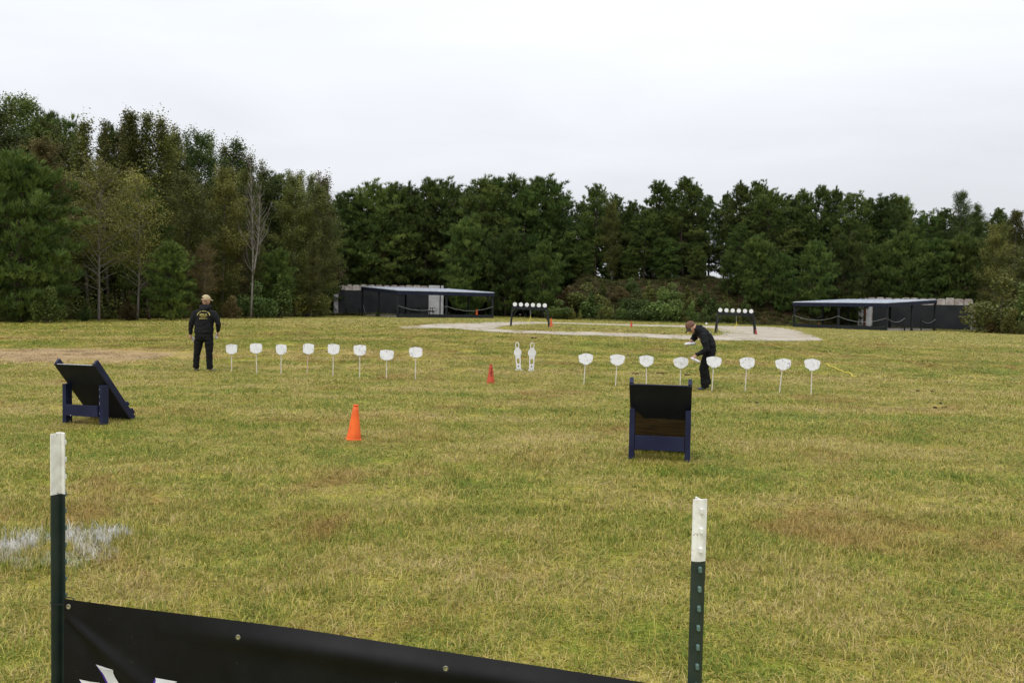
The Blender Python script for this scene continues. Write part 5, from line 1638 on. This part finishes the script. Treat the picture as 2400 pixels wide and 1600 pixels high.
printed("letter_shadow", [c7(722, 1040), c7(830, 1175), c7(890, 1290), c7(1050, 1560), c7(1010, 1560), c7(862, 1290), c7(800, 1165)], M_purple, 0.0010)
printed("letter_shadow", [c7(517, 1230), c7(560, 1290), c7(620, 1380), c7(720, 1560), c7(680, 1560), c7(545, 1300)], M_purple, 0.0010)
printed("letter_shadow", [c7(1560, 1212), c7(1575, 1250), c7(1565, 1290), c7(1520, 1400), c7(1450, 1560), c7(1415, 1560), c7(1530, 1310), c7(1545, 1250)], M_purple, 0.0010)
# black ties that hold the banner to the posts
for u, z, q in ((0.0, top_at(U0) - 0.022, PA), (BL, top_at(BL) - 0.03, PB)):
    c = Vector((q.x, q.y + 0.035, z)) - org
    torus(c, Vector((1, 0, 0)), Vector((0, 1, 0)), 0.030, 0.0022, 24, 6).build("cable_tie", M_black, ban, True)
# ================================================================ PEOPLE
M_skin = simple("skin", (0.50, 0.29, 0.205), (0.44, 0.24, 0.165), 0.55, 14, 0.35)
M_hood = simple("black_sweatshirt", (0.0070, 0.0074, 0.0088), (0.0125, 0.0128, 0.0150), 0.9, 7, 0.2, bump=0.4, bdist=0.006, bscale=40)
M_trou = simple("black_trousers", (0.0042, 0.0044, 0.005), (0.0070, 0.0072, 0.008), 0.85, 9, 0.2, bump=0.3, bdist=0.005, bscale=30)
M_capt = simple("tan_cap_cloth", (0.45, 0.37, 0.215), (0.38, 0.31, 0.18), 0.85, 12, 0.2, bump=0.2, bscale=60)
M_capb = simple("brown_cap_cloth", (0.155, 0.082, 0.055), (0.12, 0.062, 0.042), 0.85, 12, 0.2, bump=0.2, bscale=60)
M_hair = simple("short_brown_hair", (0.055, 0.032, 0.020), (0.03, 0.018, 0.012), 0.8, 50, 0.3, bump=0.4, bscale=120)
M_dark = simple("dark_visor", (0.010, 0.010, 0.012), None, 0.4, 10, 0.5)
M_shoeg = simple("grey_brown_shoe", (0.26, 0.21, 0.18), (0.12, 0.10, 0.09), 0.7, 25, 0.3)
M_shoeb = simple("dark_blue_shoe", (0.025, 0.035, 0.055), (0.045, 0.055, 0.075), 0.6, 25, 0.3)
M_yprint = simple("yellow_print", (0.66, 0.56, 0.16), None, 0.8, 30, 0.1)
M_wprint = simple("white_print_cloth", (0.55, 0.55, 0.52), None, 0.8, 30, 0.1)
M_canw = simple("white_can", (0.70, 0.70, 0.72), (0.60, 0.60, 0.63), 0.35, 6, 0.5)
M_cang = simple("grey_can_rim", (0.35, 0.36, 0.38), None, 0.3, 6, 0.5, 0.7)

def skin(nodes, edges, levels=2):
    """one continuous surface grown round a skeleton: nodes {name: (x, y, z, radius)} or (x,y,z,rx,ry); the first is the root"""
    names = list(nodes)
    idx = {k: i for i, k in enumerate(names)}
    bm = bmesh.new()
    ly = bm.verts.layers.skin.verify()
    vs_ = []
    for k, nm in enumerate(names):
        q = nodes[nm]
        v = bm.verts.new(q[:3])
        v[ly].radius = (q[3], q[4] if len(q) > 4 else q[3])
        v[ly].use_root = (k == 0)
        vs_.append(v)
    for a, b in edges:
        bm.edges.new((vs_[idx[a]], vs_[idx[b]]))
    me = bpy.data.meshes.new("skeleton")
    bm.to_mesh(me); bm.free()
    o = bpy.data.objects.new("skeleton", me)
    col.objects.link(o)
    sk = o.modifiers.new("skin", 'SKIN'); sk.use_smooth_shade = True
    sb = o.modifiers.new("sub", 'SUBSURF'); sb.levels = levels; sb.render_levels = levels
    dg = bpy.context.evaluated_depsgraph_get()
    out = bpy.data.meshes.new_from_object(o.evaluated_get(dg))
    bpy.data.objects.remove(o); bpy.data.meshes.remove(me)
    return [v.co.copy() for v in out.vertices], [tuple(p.vertices) for p in out.polygons], out
def folds(vs, fs, amp, freq):
    """cloth folds: push the surface along its normals by stretched noise"""
    me = bpy.data.meshes.new("tmp"); me.from_pydata([tuple(v) for v in vs], [], fs); me.update()
    nr = [v.normal.copy() for v in me.vertices]
    bpy.data.meshes.remove(me)
    return [v + n * amp * (mnoise.noise((v.x * freq, v.y * freq, v.z * freq * 1.9)) + 0.5 * mnoise.noise((v.x * freq * 2.3, v.y * freq * 2.3, v.z * freq * 3.5 + 5))) for v, n in zip(vs, nr)]
def skin_part(name, nodes, edges, mat, parent, fold=0.0, freq=6.0, levels=2, ys=None):
    if ys: nodes = {k: (q[0], q[1] / ys, q[2], q[3]) for k, q in nodes.items()}      # round sections, flattened afterwards
    vs, fs, out = skin(nodes, edges, levels)
    bpy.data.meshes.remove(out)
    if ys: vs = [Vector((v.x, v.y * ys, v.z)) for v in vs]
    if fold: vs = folds(vs, fs, fold, freq)
    m = MB().add(vs, fs)
    return m.build(name, mat, parent, True)
def cloth(name, tubes, ref, mat, parent, fold, freq):
    """a garment: elliptic tubes (x, y, z, half width along ref, half depth) fused into one surface, then creased"""
    m = MB(); K = 22
    for tb in tubes:
        pts = [Vector(q[:3]) for q in tb]
        n0 = len(m.v)
        for i, q in enumerate(tb):
            d = (pts[min(i + 1, len(pts) - 1)] - pts[max(i - 1, 0)]).normalized()
            a = (ref - d * ref.dot(d)).normalized(); b = d.cross(a)
            rx = q[3]; ry = q[4] if len(q) > 4 else q[3]
            for k in range(K):
                t = 2 * PI * k / K
                m.v.append(tuple(pts[i] + a * (rx * math.cos(t)) + b * (ry * math.sin(t))))
        for i in range(len(tb) - 1):
            for k in range(K):
                k2 = (k + 1) % K
                m.f.append((n0 + i * K + k, n0 + i * K + k2, n0 + (i + 1) * K + k2, n0 + (i + 1) * K + k))
        m.f.append(tuple(n0 + k for k in reversed(range(K)))); m.f.append(tuple(n0 + (len(tb) - 1) * K + k for k in range(K)))
    o = link("tmp", m.mesh("tmp"))
    md = o.modifiers.new("r", 'REMESH'); md.mode = 'VOXEL'; md.voxel_size = 0.011
    sm = o.modifiers.new("s", 'SMOOTH'); sm.factor = 0.5; sm.iterations = 5
    out = bpy.data.meshes.new_from_object(o.evaluated_get(bpy.context.evaluated_depsgraph_get()))
    vs = [v.co.copy() for v in out.vertices]; fs = [tuple(p.vertices) for p in out.polygons]
    bpy.data.objects.remove(o); bpy.data.meshes.remove(out)
    vs = folds(vs, fs, fold, freq)
    return MB().add(vs, fs).build(name, mat, parent, True)
def head_mesh(c, rot, s=1.0):
    """a head with brow, nose, lips, chin, ears; faces -Y in its own frame, centre at eye level"""
    m = MB()
    vs, fs = [], []
    nu_, nv_ = 26, 18
    for j in range(nv_ + 1):
        th = PI * j / nv_
        for i in range(nu_):
            a = 2 * PI * i / nu_
            x, y, z = math.sin(th) * math.cos(a), math.sin(th) * math.sin(a), math.cos(th)
            px, py, pz = x * 0.076, y * 0.098, z * 0.118
            f = max(0.0, -y)
            if z < -0.15:
                k = min(1.0, (-0.15 - z) / 0.85)
                px *= 1 - 0.34 * k; py = py * (1 - 0.22 * k) - (0.020 * k if y < 0.2 else -0.016 * k)
            py -= 0.016 * f ** 8 * math.exp(-((z + 0.22) / 0.16) ** 2) * math.exp(-(x / 0.20) ** 2) * 2.2    # nose
            py -= 0.006 * f ** 4 * math.exp(-((z - 0.16) / 0.10) ** 2)                                        # brow
            py += 0.007 * f ** 4 * math.exp(-((z - 0.02) / 0.09) ** 2) * math.exp(-((abs(x) - 0.42) / 0.2) ** 2)  # eye sockets
            py -= 0.007 * f ** 6 * math.exp(-((z + 0.56) / 0.08) ** 2) * math.exp(-(x / 0.3) ** 2)            # lips
            vs.append(c + rot @ (Vector((px, py, pz)) * s))
    for j in range(nv_):
        for i in range(nu_):
            i2 = (i + 1) % nu_
            fs.append((j * nu_ + i, j * nu_ + i2, (j + 1) * nu_ + i2, (j + 1) * nu_ + i))
    m.add(vs, fs)
    for sx in (-1, 1):                                        # ears
        m.lathe([(0.004, -0.006), (0.022, -0.006), (0.030, 0.001), (0.022, 0.007), (0.010, 0.003)], c + rot @ (Vector((sx * 0.078, 0.012, -0.015)) * s), 12, rot @ Matrix.Rotation(sx * R(80), 3, 'Y') @ Matrix.Diagonal((1, 0.72, 1)))
    return m
def hand_mesh(w, d, pn, side, curl, s=1.0):
    """palm, four fingers of different lengths and a thumb; w wrist, d fingers' direction, pn palm normal (the way fingers curl)"""
    d = d.normalized(); pn = (pn - d * pn.dot(d)).normalized(); x = d.cross(pn) * side
    m = MB()
    def add(nodes, edges):
        vs, fs, out = skin(nodes, edges, 1); bpy.data.meshes.remove(out); m.add(vs, fs)
    def P(a, b, c): return w + (d * a + x * b + pn * c) * s
    def nd(p, r, r2=None): return (p.x, p.y, p.z, r * s, (r2 or r) * s)
    add({'p0': nd(P(-0.03, 0, 0), 0.026), 'p1': nd(P(0.03, 0, 0), 0.032, 0.022), 'p2': nd(P(0.085, 0, 0.004), 0.038, 0.018)}, [('p0', 'p1'), ('p1', 'p2')])
    for k, (b, L) in enumerate(((0.030, 0.072), (0.010, 0.082), (-0.011, 0.076), (-0.030, 0.060))):
        a0 = 0.075
        pts = [P(a0, b, 0.003)]
        ang = 0.0; q = Vector((a0, 0.003))
        for seg, (l, c) in enumerate(((0.45, 0.75), (0.32, 1.0), (0.23, 0.7))):
            ang += curl * c
            q = q + Vector((math.cos(ang), math.sin(ang))) * L * l
            pts.append(P(q.x, b, q.y))
        add({str(i): nd(p, 0.0095 - 0.0008 * i) for i, p in enumerate(pts)}, [(str(i), str(i + 1)) for i in range(3)])
    tp = [P(0.015, 0.022, 0.006), P(0.045, 0.046, 0.020), P(0.066, 0.050, 0.020 + 0.028 * min(1, curl)), P(0.082, 0.042, 0.022 + 0.045 * min(1, curl))]
    add({str(i): nd(p, 0.0125 - 0.0012 * i) for i, p in enumerate(tp)}, [(str(i), str(i + 1)) for i in range(3)])
    return m
def spray_can(label, a, b, parent_loc):
    """cylinder with domed shoulder, cap and nozzle, lying from bottom a to top b (scene coordinates)"""
    a, b = Vector(a), Vector(b)
    d = (b - a); L = d.length
    c = thing("spray_can", label, "spray can", tuple(a), 0, "spray cans in the men's hands")
    c.rotation_euler = d.to_track_quat('Z', 'Y').to_euler()
    MB().lathe([(0.028, 0.0), (0.0325, 0.004), (0.0325, L * 0.78), (0.026, L * 0.86), (0.018, L * 0.88)], sides=20).build("can_body", M_canw, c, True)
    MB().lathe([(0.0335, 0.002), (0.0335, 0.010)], sides=20).build("rim", M_cang, c)
    MB().lathe([(0.012, L * 0.87), (0.012, L * 0.95), (0.008, L * 0.97), (0.008, L)], sides=12).build("nozzle", M_canw, c)
    return c
def shoe(mat, parent, heel, toe, w=0.047, h=0.085):
    heel, toe = Vector(heel), Vector(toe)
    nd = {}
    for k, (t, rw, rh, up) in enumerate(((0.0, 0.85, 0.62, 0.0), (0.25, 0.92, 0.66, 0.004), (0.55, 1.0, 0.52, -0.008), (0.82, 1.02, 0.40, -0.016), (1.0, 0.75, 0.30, -0.02))):
        p = heel.lerp(toe, t)
        nd[str(k)] = (p.x, p.y, p.z + 0.045 + up, w * rw, h * 0.62 * rh)
    return skin_part("shoe", nd, [(str(k), str(k + 1)) for k in range(4)], mat, parent)

# ---- standing man, seen from behind
pa = hit(478, 870.5)
A_ = thing("person", "standing man seen from behind in black hooded sweatshirt, black trousers and tan cap", "person", tuple(pa))
HA = dict(hip=(0.0, 0.0, 0.93, 0.13), belly=(0.0, 0.01, 1.08, 0.12, 0.10), chest=(0.015, 0.0, 1.32, 0.13, 0.11), neck0=(0.03, 0.01, 1.50, 0.07), neck=(0.035, 0.03, 1.60, 0.058),
          shl=(-0.17, 0.0, 1.45, 0.065), ell=(-0.285, -0.03, 1.16, 0.042), wrl=(-0.335, 0.02, 0.90, 0.028), shr=(0.215, 0.0, 1.44, 0.065), elr=(0.345, -0.02, 1.17, 0.042), wrr=(0.30, 0.10, 0.96, 0.028),
          hl=(-0.095, 0.0, 0.88, 0.085), knl=(-0.165, -0.01, 0.46, 0.055), anl=(-0.20, 0.02, 0.09, 0.038), hr=(0.10, 0.0, 0.88, 0.085), knr=(0.135, -0.02, 0.45, 0.055), anr=(0.155, -0.03, 0.08, 0.038))
EB = [('hip', 'belly'), ('belly', 'chest'), ('chest', 'neck0'), ('neck0', 'neck'), ('chest', 'shl'), ('shl', 'ell'), ('ell', 'wrl'), ('chest', 'shr'), ('shr', 'elr'), ('elr', 'wrr'),
      ('hip', 'hl'), ('hl', 'knl'), ('knl', 'anl'), ('hip', 'hr'), ('hr', 'knr'), ('knr', 'anr')]
vs, fs, out = skin(HA, EB); bpy.data.meshes.remove(out)
bodyA = MB().add(vs, fs)
rotA = Matrix.Rotation(R(148), 3, 'Z')                      # looking away, head turned to the right
hm = head_mesh(Vector((0.035, 0.035, 1.715)), rotA, 1.03); bodyA.add(hm.v, hm.f)
hm = hand_mesh(Vector((-0.335, 0.02, 0.885)), Vector((-0.02, 0.03, -1)), Vector((0.8, 0.6, 0)), -1, 0.75); bodyA.add(hm.v, hm.f)
hm = hand_mesh(Vector((0.30, 0.10, 0.945)), Vector((-0.05, 0.3, -0.9)), Vector((-1, 0.2, -0.1)), 1, 0.85); bodyA.add(hm.v, hm.f)
bodyA.build("body", M_skin, A_, True)
hoodA = cloth("hooded_sweatshirt", [
    [(-0.002, 0, 0.925, 0.222, 0.145), (-0.002, 0, 0.95, 0.234, 0.152), (0, 0, 1.0, 0.230, 0.150), (0.005, 0, 1.10, 0.228, 0.146), (0.012, 0, 1.24, 0.232, 0.146), (0.020, 0, 1.37, 0.232, 0.142), (0.027, 0.005, 1.45, 0.205, 0.118), (0.032, 0.015, 1.51, 0.120, 0.095), (0.034, 0.025, 1.57, 0.085, 0.085)],
    [(-0.10, 0, 1.42, 0.080), (-0.200, 0, 1.415, 0.082), (-0.250, -0.02, 1.29, 0.074), (-0.295, -0.03, 1.155, 0.064), (-0.322, 0.0, 1.02, 0.053), (-0.335, 0.02, 0.915, 0.043), (-0.336, 0.022, 0.895, 0.036)],
    [(0.14, 0, 1.41, 0.080), (0.242, 0, 1.405, 0.082), (0.306, -0.015, 1.29, 0.074), (0.348, -0.02, 1.165, 0.064), (0.330, 0.05, 1.06, 0.053), (0.305, 0.09, 0.975, 0.043), (0.302, 0.096, 0.955, 0.036)]],
    Vector((1, 0, 0)), M_hood, A_, 0.013, 8.0)
skin_part("hood", dict(a=(0.033, -0.055, 1.555, 0.085, 0.050), l1=(-0.075, -0.015, 1.575, 0.050, 0.050), l2=(-0.075, 0.075, 1.575, 0.035, 0.04), r1=(0.14, -0.015, 1.575, 0.050, 0.050), r2=(0.14, 0.075, 1.575, 0.035, 0.04), d=(0.033, -0.100, 1.515, 0.10, 0.032), e=(0.033, -0.115, 1.485, 0.05, 0.018)),
          [('a', 'l1'), ('l1', 'l2'), ('a', 'r1'), ('r1', 'r2'), ('a', 'd'), ('d', 'e')], M_hood, A_, 0.006, 9)
cloth("trousers", [
    [(0, 0, 1.0, 0.175, 0.125), (0, 0, 0.93, 0.208, 0.138), (0, 0, 0.86, 0.222, 0.146), (0, 0, 0.80, 0.220, 0.138), (0, 0, 0.75, 0.20, 0.115)],
    [(-0.095, 0, 0.86, 0.100, 0.13), (-0.118, 0, 0.78, 0.110, 0.124), (-0.140, 0, 0.63, 0.100, 0.108), (-0.165, -0.01, 0.45, 0.079, 0.086), (-0.183, 0, 0.26, 0.073, 0.080), (-0.197, 0.01, 0.10, 0.075, 0.086), (-0.200, 0.01, 0.075, 0.074, 0.084)],
    [(0.095, 0, 0.86, 0.100, 0.13), (0.116, 0, 0.78, 0.110, 0.124), (0.126, -0.01, 0.63, 0.100, 0.108), (0.135, -0.02, 0.45, 0.078, 0.086), (0.145, -0.03, 0.26, 0.072, 0.080), (0.153, -0.03, 0.09, 0.075, 0.086), (0.156, -0.03, 0.065, 0.074, 0.084)]],
    Vector((1, 0, 0)), M_trou, A_, 0.013, 9.0)
shoe(M_shoeg, A_, (-0.205, -0.03, 0.0), (-0.225, 0.22, 0.0)); shoe(M_shoeg, A_, (0.16, -0.07, 0.0), (0.20, 0.17, 0.0))
def cap(parent, c, rot, mat, brimmat, name="cap", s=1.0, gap=True):
    m = MB(); vs, fs = [], []
    nu_, nv_ = 28, 9
    for j in range(nv_ + 1):
        th = (PI * 0.53) * j / nv_
        for i in range(nu_):
            a = 2 * PI * i / nu_
            vs.append(c + rot @ (Vector((0.087 * math.sin(th) * math.cos(a), 0.107 * math.sin(th) * math.sin(a), 0.105 * math.cos(th) + 0.022)) * s))
    for j in range(nv_):
        for i in range(nu_):
            i2 = (i + 1) % nu_
            if gap and j >= nv_ - 3 and j < nv_ - 1 and 5 <= i <= 8: continue       # opening above the strap at the back
            fs.append((j * nu_ + i, j * nu_ + i2, (j + 1) * nu_ + i2, (j + 1) * nu_ + i))
    m.add(vs, fs)
    o = m.build(name, mat, parent, True)
    b = MB(); vs, fs = [], []
    for k in range(13):
        a = R(-150 + 120 * k / 12)
        e = Vector((math.cos(a), math.sin(a), 0))
        ln = 0.072 * math.sin(PI * k / 12) ** 0.6
        p0 = Vector((0.086 * e.x, 0.106 * e.y, 0.024)); p1 = p0 + Vector((e.x * 0.25 * ln, -ln, -0.016 - 0.010 * abs(e.x)))
        vs += [c + rot @ (p0 * s), c + rot @ (p1 * s), c + rot @ ((p0 + Vector((0, 0, -0.005))) * s), c + rot @ ((p1 + Vector((0, 0, -0.005))) * s)]
    for k in range(12):
        i = k * 4
        fs += [(i, i + 4, i + 5, i + 1), (i + 2, i + 3, i + 7, i + 6), (i + 1, i + 5, i + 7, i + 3)]
    b.add(vs, fs)
    b.build("brim", brimmat, o, True)
    return o
cap(A_, Vector((0.035, 0.035, 1.722)), rotA, M_capt, M_capt, s=1.11)
m = MB(); vs, fs = [], []                                   # clipped hair at the nape
for j in range(5):
    for i in range(13):
        a = R(10 + 160 * i / 12); z = -0.005 - 0.075 * j / 4
        k = 1 - 0.10 * j
        vs.append(Vector((0.035, 0.035, 1.715)) + rotA @ Vector((0.084 * math.cos(a) * k, 0.106 * math.sin(a) * k + 0.003, z)))
for j in range(4):
    for i in range(12):
        q = j * 13 + i; fs.append((q, q + 1, q + 14, q + 13))
MB().add(vs, fs).build("hair", simple("cropped_greying_hair", (0.24, 0.145, 0.10), (0.18, 0.11, 0.075), 0.8, 60, 0.2), A_, True)
# print on the back: an arc of small marks over three short lines and one long line
def cling(o, pts2, y_from, dirn, lift=0.004):
    bv = BVHTree.FromPolygons([v.co for v in o.data.vertices], [tuple(p.vertices) for p in o.data.polygons])
    res = []
    for p in pts2:
        h = bv.ray_cast(Vector(p) - dirn * 2.0, dirn)
        res.append(h[0] - dirn * lift if h[0] else Vector(p))
    return res
def back_print(o, parent, mat, name, marks, to3d, dirn):
    m = MB()
    for (cx, cz, w, h, ang) in marks:
        ca, sa = math.cos(ang), math.sin(ang)
        q = [to3d(cx + x * ca - z * sa, cz + x * sa + z * ca) for x, z in ((-w / 2, -h / 2), (w / 2, -h / 2), (w / 2, h / 2), (-w / 2, h / 2))]
        m.add(cling(o, q, 0, dirn), [(0, 1, 2, 3)])
    return m.build(name, mat, parent)
marks = []
rg = random.Random(3)
for k in range(23):
    if k in (8, 15): continue
    a = R(178 - 176 * k / 22)
    marks.append((0.03 + 0.145 * math.cos(a), 1.362 + 0.105 * math.sin(a), 0.0105, 0.018, math.atan2(math.cos(a) * 0.6, -math.sin(a) * 1.2) + PI))
def line(cx, cz, w, h, holes=()):
    n_ = int(w / 0.0135)
    for k in range(n_):
        if k in holes: continue
        marks.append((cx - w / 2 + w * (k + 0.5) / n_, cz, 0.0100, h * rg.uniform(0.75, 1.0), 0))
line(0.03, 1.390, 0.165, 0.017, (8,)); line(0.03, 1.362, 0.19, 0.017, (5,)); line(0.028, 1.335, 0.12, 0.017, (5,)); line(0.03, 1.287, 0.20, 0.015)
back_print(hoodA, A_, M_yprint, "back_print", marks, lambda x, z: Vector((x, 0, z)), Vector((0, 1, 0)))
def wld(root, p): return root.location + Vector(p)
spray_can("white spray can held low in the standing man's left hand", wld(A_, (-0.325, 0.075, 0.83)), wld(A_, (-0.275, 0.12, 0.70)), None)
spray_can("white spray can in the standing man's right hand at his hip", wld(A_, (0.245, 0.11, 0.80)), wld(A_, (0.275, 0.20, 0.95)), None)

# ---- bending man spraying a plate, seen from his left side
pb = hit(1653, 913)
B_ = thing("person", "man bending forward in black clothes and brown cap, spraying a plate", "person", tuple(pb))
NB = dict(hip=(0.070, 0.0, 0.90, 0.10), belly=(0.035, 0.0, 1.02, 0.09), chest=(-0.06, 0.0, 1.16, 0.085), neck0=(-0.19, 0.0, 1.255, 0.055), neck=(-0.265, 0.0, 1.295, 0.052),
          shl=(-0.12, -0.17, 1.15, 0.045), ell=(-0.06, -0.25, 0.87, 0.042), wrl=(-0.285, -0.27, 0.745, 0.028), shr=(-0.19, 0.17, 1.16, 0.045), elr=(-0.25, 0.22, 1.04, 0.045), wrr=(-0.34, 0.12, 1.00, 0.028),
          hl=(0.07, -0.09, 0.84, 0.085), knl=(-0.080, -0.10, 0.47, 0.056), anl=(-0.03, -0.10, 0.09, 0.038), hr=(0.08, 0.09, 0.84, 0.085), knr=(-0.02, 0.11, 0.46, 0.056), anr=(0.075, 0.11, 0.14, 0.038))
vs, fs, out = skin(NB, EB); bpy.data.meshes.remove(out)
bodyB = MB().add(vs, fs)
# the head looks left and down at the plate
face = Vector((-0.66, -0.12, -0.74)).normalized()
upv = (Vector((-0.74, 0.0, 0.66)) - face * Vector((-0.74, 0.0, 0.66)).dot(face)).normalized()
xax = (-face).cross(upv) * 1.0
rotB = Matrix((xax, -face, upv)).transposed()
hc = Vector((-0.322, -0.005, 1.325))
hm = head_mesh(hc, rotB, 1.03); bodyB.add(hm.v, hm.f)
hm = hand_mesh(Vector((-0.285, -0.27, 0.74)), Vector((-0.9, 0.05, -0.35)), Vector((0.2, 0.3, -0.9)), 1, 0.85); bodyB.add(hm.v, hm.f)
hm = hand_mesh(Vector((-0.34, 0.12, 1.0)), Vector((-0.65, -0.2, -0.25)), Vector((-0.25, -0.4, -0.85)), -1, 0.85); bodyB.add(hm.v, hm.f)
bodyB.build("body", M_skin, B_, True)
for sy in (-0.033, 0.033):
    e = hc + rotB @ (Vector((sy, -0.089, 0.004)) * 1.03)
MB().bar(hc + rotB @ Vector((-0.078, -0.080, 0.006)), hc + rotB @ Vector((0.078, -0.080, 0.006)), 0.03, 0.032, upv).build("dark_glasses", M_dark, B_)
capB = cap(B_, hc + rotB @ Vector((0, 0.004, 0.022)), rotB, M_capb, M_dark, s=1.06, gap=False)
m = MB(); vs, fs = [], []
for j in range(5):
    for i in range(17):
        a = R(-10 + 200 * i / 16); z = 0.035 - 0.095 * j / 4
        k = 1 - 0.07 * j
        vs.append(hc + rotB @ (Vector((0.081 * math.cos(a) * k, 0.103 * math.sin(a) * k + 0.002, z)) * 1.03))
for j in range(4):
    for i in range(16):
        q = j * 17 + i; fs.append((q, q + 1, q + 18, q + 17))
MB().add(vs, fs).build("hair", M_hair, B_, True)
hoodB = cloth("hooded_sweatshirt", [
    [(0.082, 0, 0.915, 0.170, 0.118), (0.073, 0, 0.935, 0.178, 0.126), (0.045, 0, 1.03, 0.175, 0.125), (-0.01, 0, 1.13, 0.185, 0.124), (-0.085, 0, 1.205, 0.195, 0.124), (-0.155, 0, 1.26, 0.170, 0.110), (-0.215, 0, 1.30, 0.120, 0.092), (-0.262, 0, 1.325, 0.090, 0.080)],
    [(-0.06, -0.12, 1.18, 0.080), (-0.122, -0.185, 1.155, 0.088), (-0.085, -0.225, 1.02, 0.082), (-0.055, -0.25, 0.875, 0.070), (-0.165, -0.26, 0.81, 0.056), (-0.262, -0.268, 0.757, 0.043), (-0.278, -0.27, 0.748, 0.036)],
    [(-0.15, 0.12, 1.19, 0.078), (-0.19, 0.185, 1.16, 0.082), (-0.245, 0.22, 1.06, 0.060), (-0.262, 0.21, 1.045, 0.052)]],
    Vector((0, 1, 0)), M_hood, B_, 0.013, 8)
skin_part("hood", dict(a=(-0.185, 0.0, 1.365, 0.085, 0.09), l1=(-0.225, -0.095, 1.30, 0.045), l2=(-0.265, -0.085, 1.24, 0.032), r1=(-0.225, 0.095, 1.30, 0.045), r2=(-0.265, 0.085, 1.24, 0.032), d=(-0.085, 0.0, 1.345, 0.06, 0.10)),
          [('a', 'l1'), ('l1', 'l2'), ('a', 'r1'), ('r1', 'r2'), ('a', 'd')], M_hood, B_, 0.006, 9)
cloth("trousers", [
    [(0.055, 0, 0.99, 0.150, 0.108), (0.070, 0, 0.92, 0.166, 0.126), (0.070, 0, 0.85, 0.172, 0.132), (0.060, 0, 0.78, 0.166, 0.125)],
    [(0.060, -0.085, 0.83, 0.095, 0.125), (0.035, -0.09, 0.74, 0.095, 0.126), (-0.030, -0.095, 0.60, 0.090, 0.110), (-0.075, -0.10, 0.46, 0.082, 0.092), (-0.055, -0.10, 0.27, 0.078, 0.086), (-0.033, -0.10, 0.10, 0.076, 0.086), (-0.030, -0.10, 0.05, 0.076, 0.088)],
    [(0.075, 0.085, 0.83, 0.095, 0.125), (0.065, 0.09, 0.74, 0.095, 0.125), (0.030, 0.10, 0.60, 0.088, 0.106), (0.0, 0.11, 0.46, 0.080, 0.089), (0.035, 0.11, 0.30, 0.075, 0.082), (0.062, 0.11, 0.15, 0.073, 0.082), (0.066, 0.11, 0.11, 0.073, 0.084)]],
    Vector((0, 1, 0)), M_trou, B_, 0.013, 9)
shoe(M_shoeb, B_, (0.0, -0.10, 0.0), (-0.20, -0.12, 0.0)); shoe(M_shoeb, B_, (0.115, 0.11, 0.085), (-0.035, 0.12, -0.005))
marks = []
for k in range(7): marks.append((-0.02 + 0.022 * k, 0.02 * k, 0.014, 0.03, 0))
dnB = Vector((-0.45, 0.35, -0.82)).normalized()
back_print(hoodB, B_, M_wprint, "back_print", [(0.015 + 0.026 * k, 0.02, 0.013, 0.055, 0.2) for k in range(5)] + [(0.02 + 0.025 * k, -0.05, 0.012, 0.03, 0.2) for k in range(4)], lambda x, z: Vector((x + 0.0, z - 0.05, 1.2)), dnB)
spray_can("white spray can aimed at the plate in the bending man's lower hand", wld(B_, (-0.205, -0.285, 0.605)), wld(B_, (-0.395, -0.275, 0.700)), None)
spray_can("white spray can held level in the bending man's far hand", wld(B_, (-0.225, 0.06, 0.985)), wld(B_, (-0.475, 0.05, 0.965)), None)
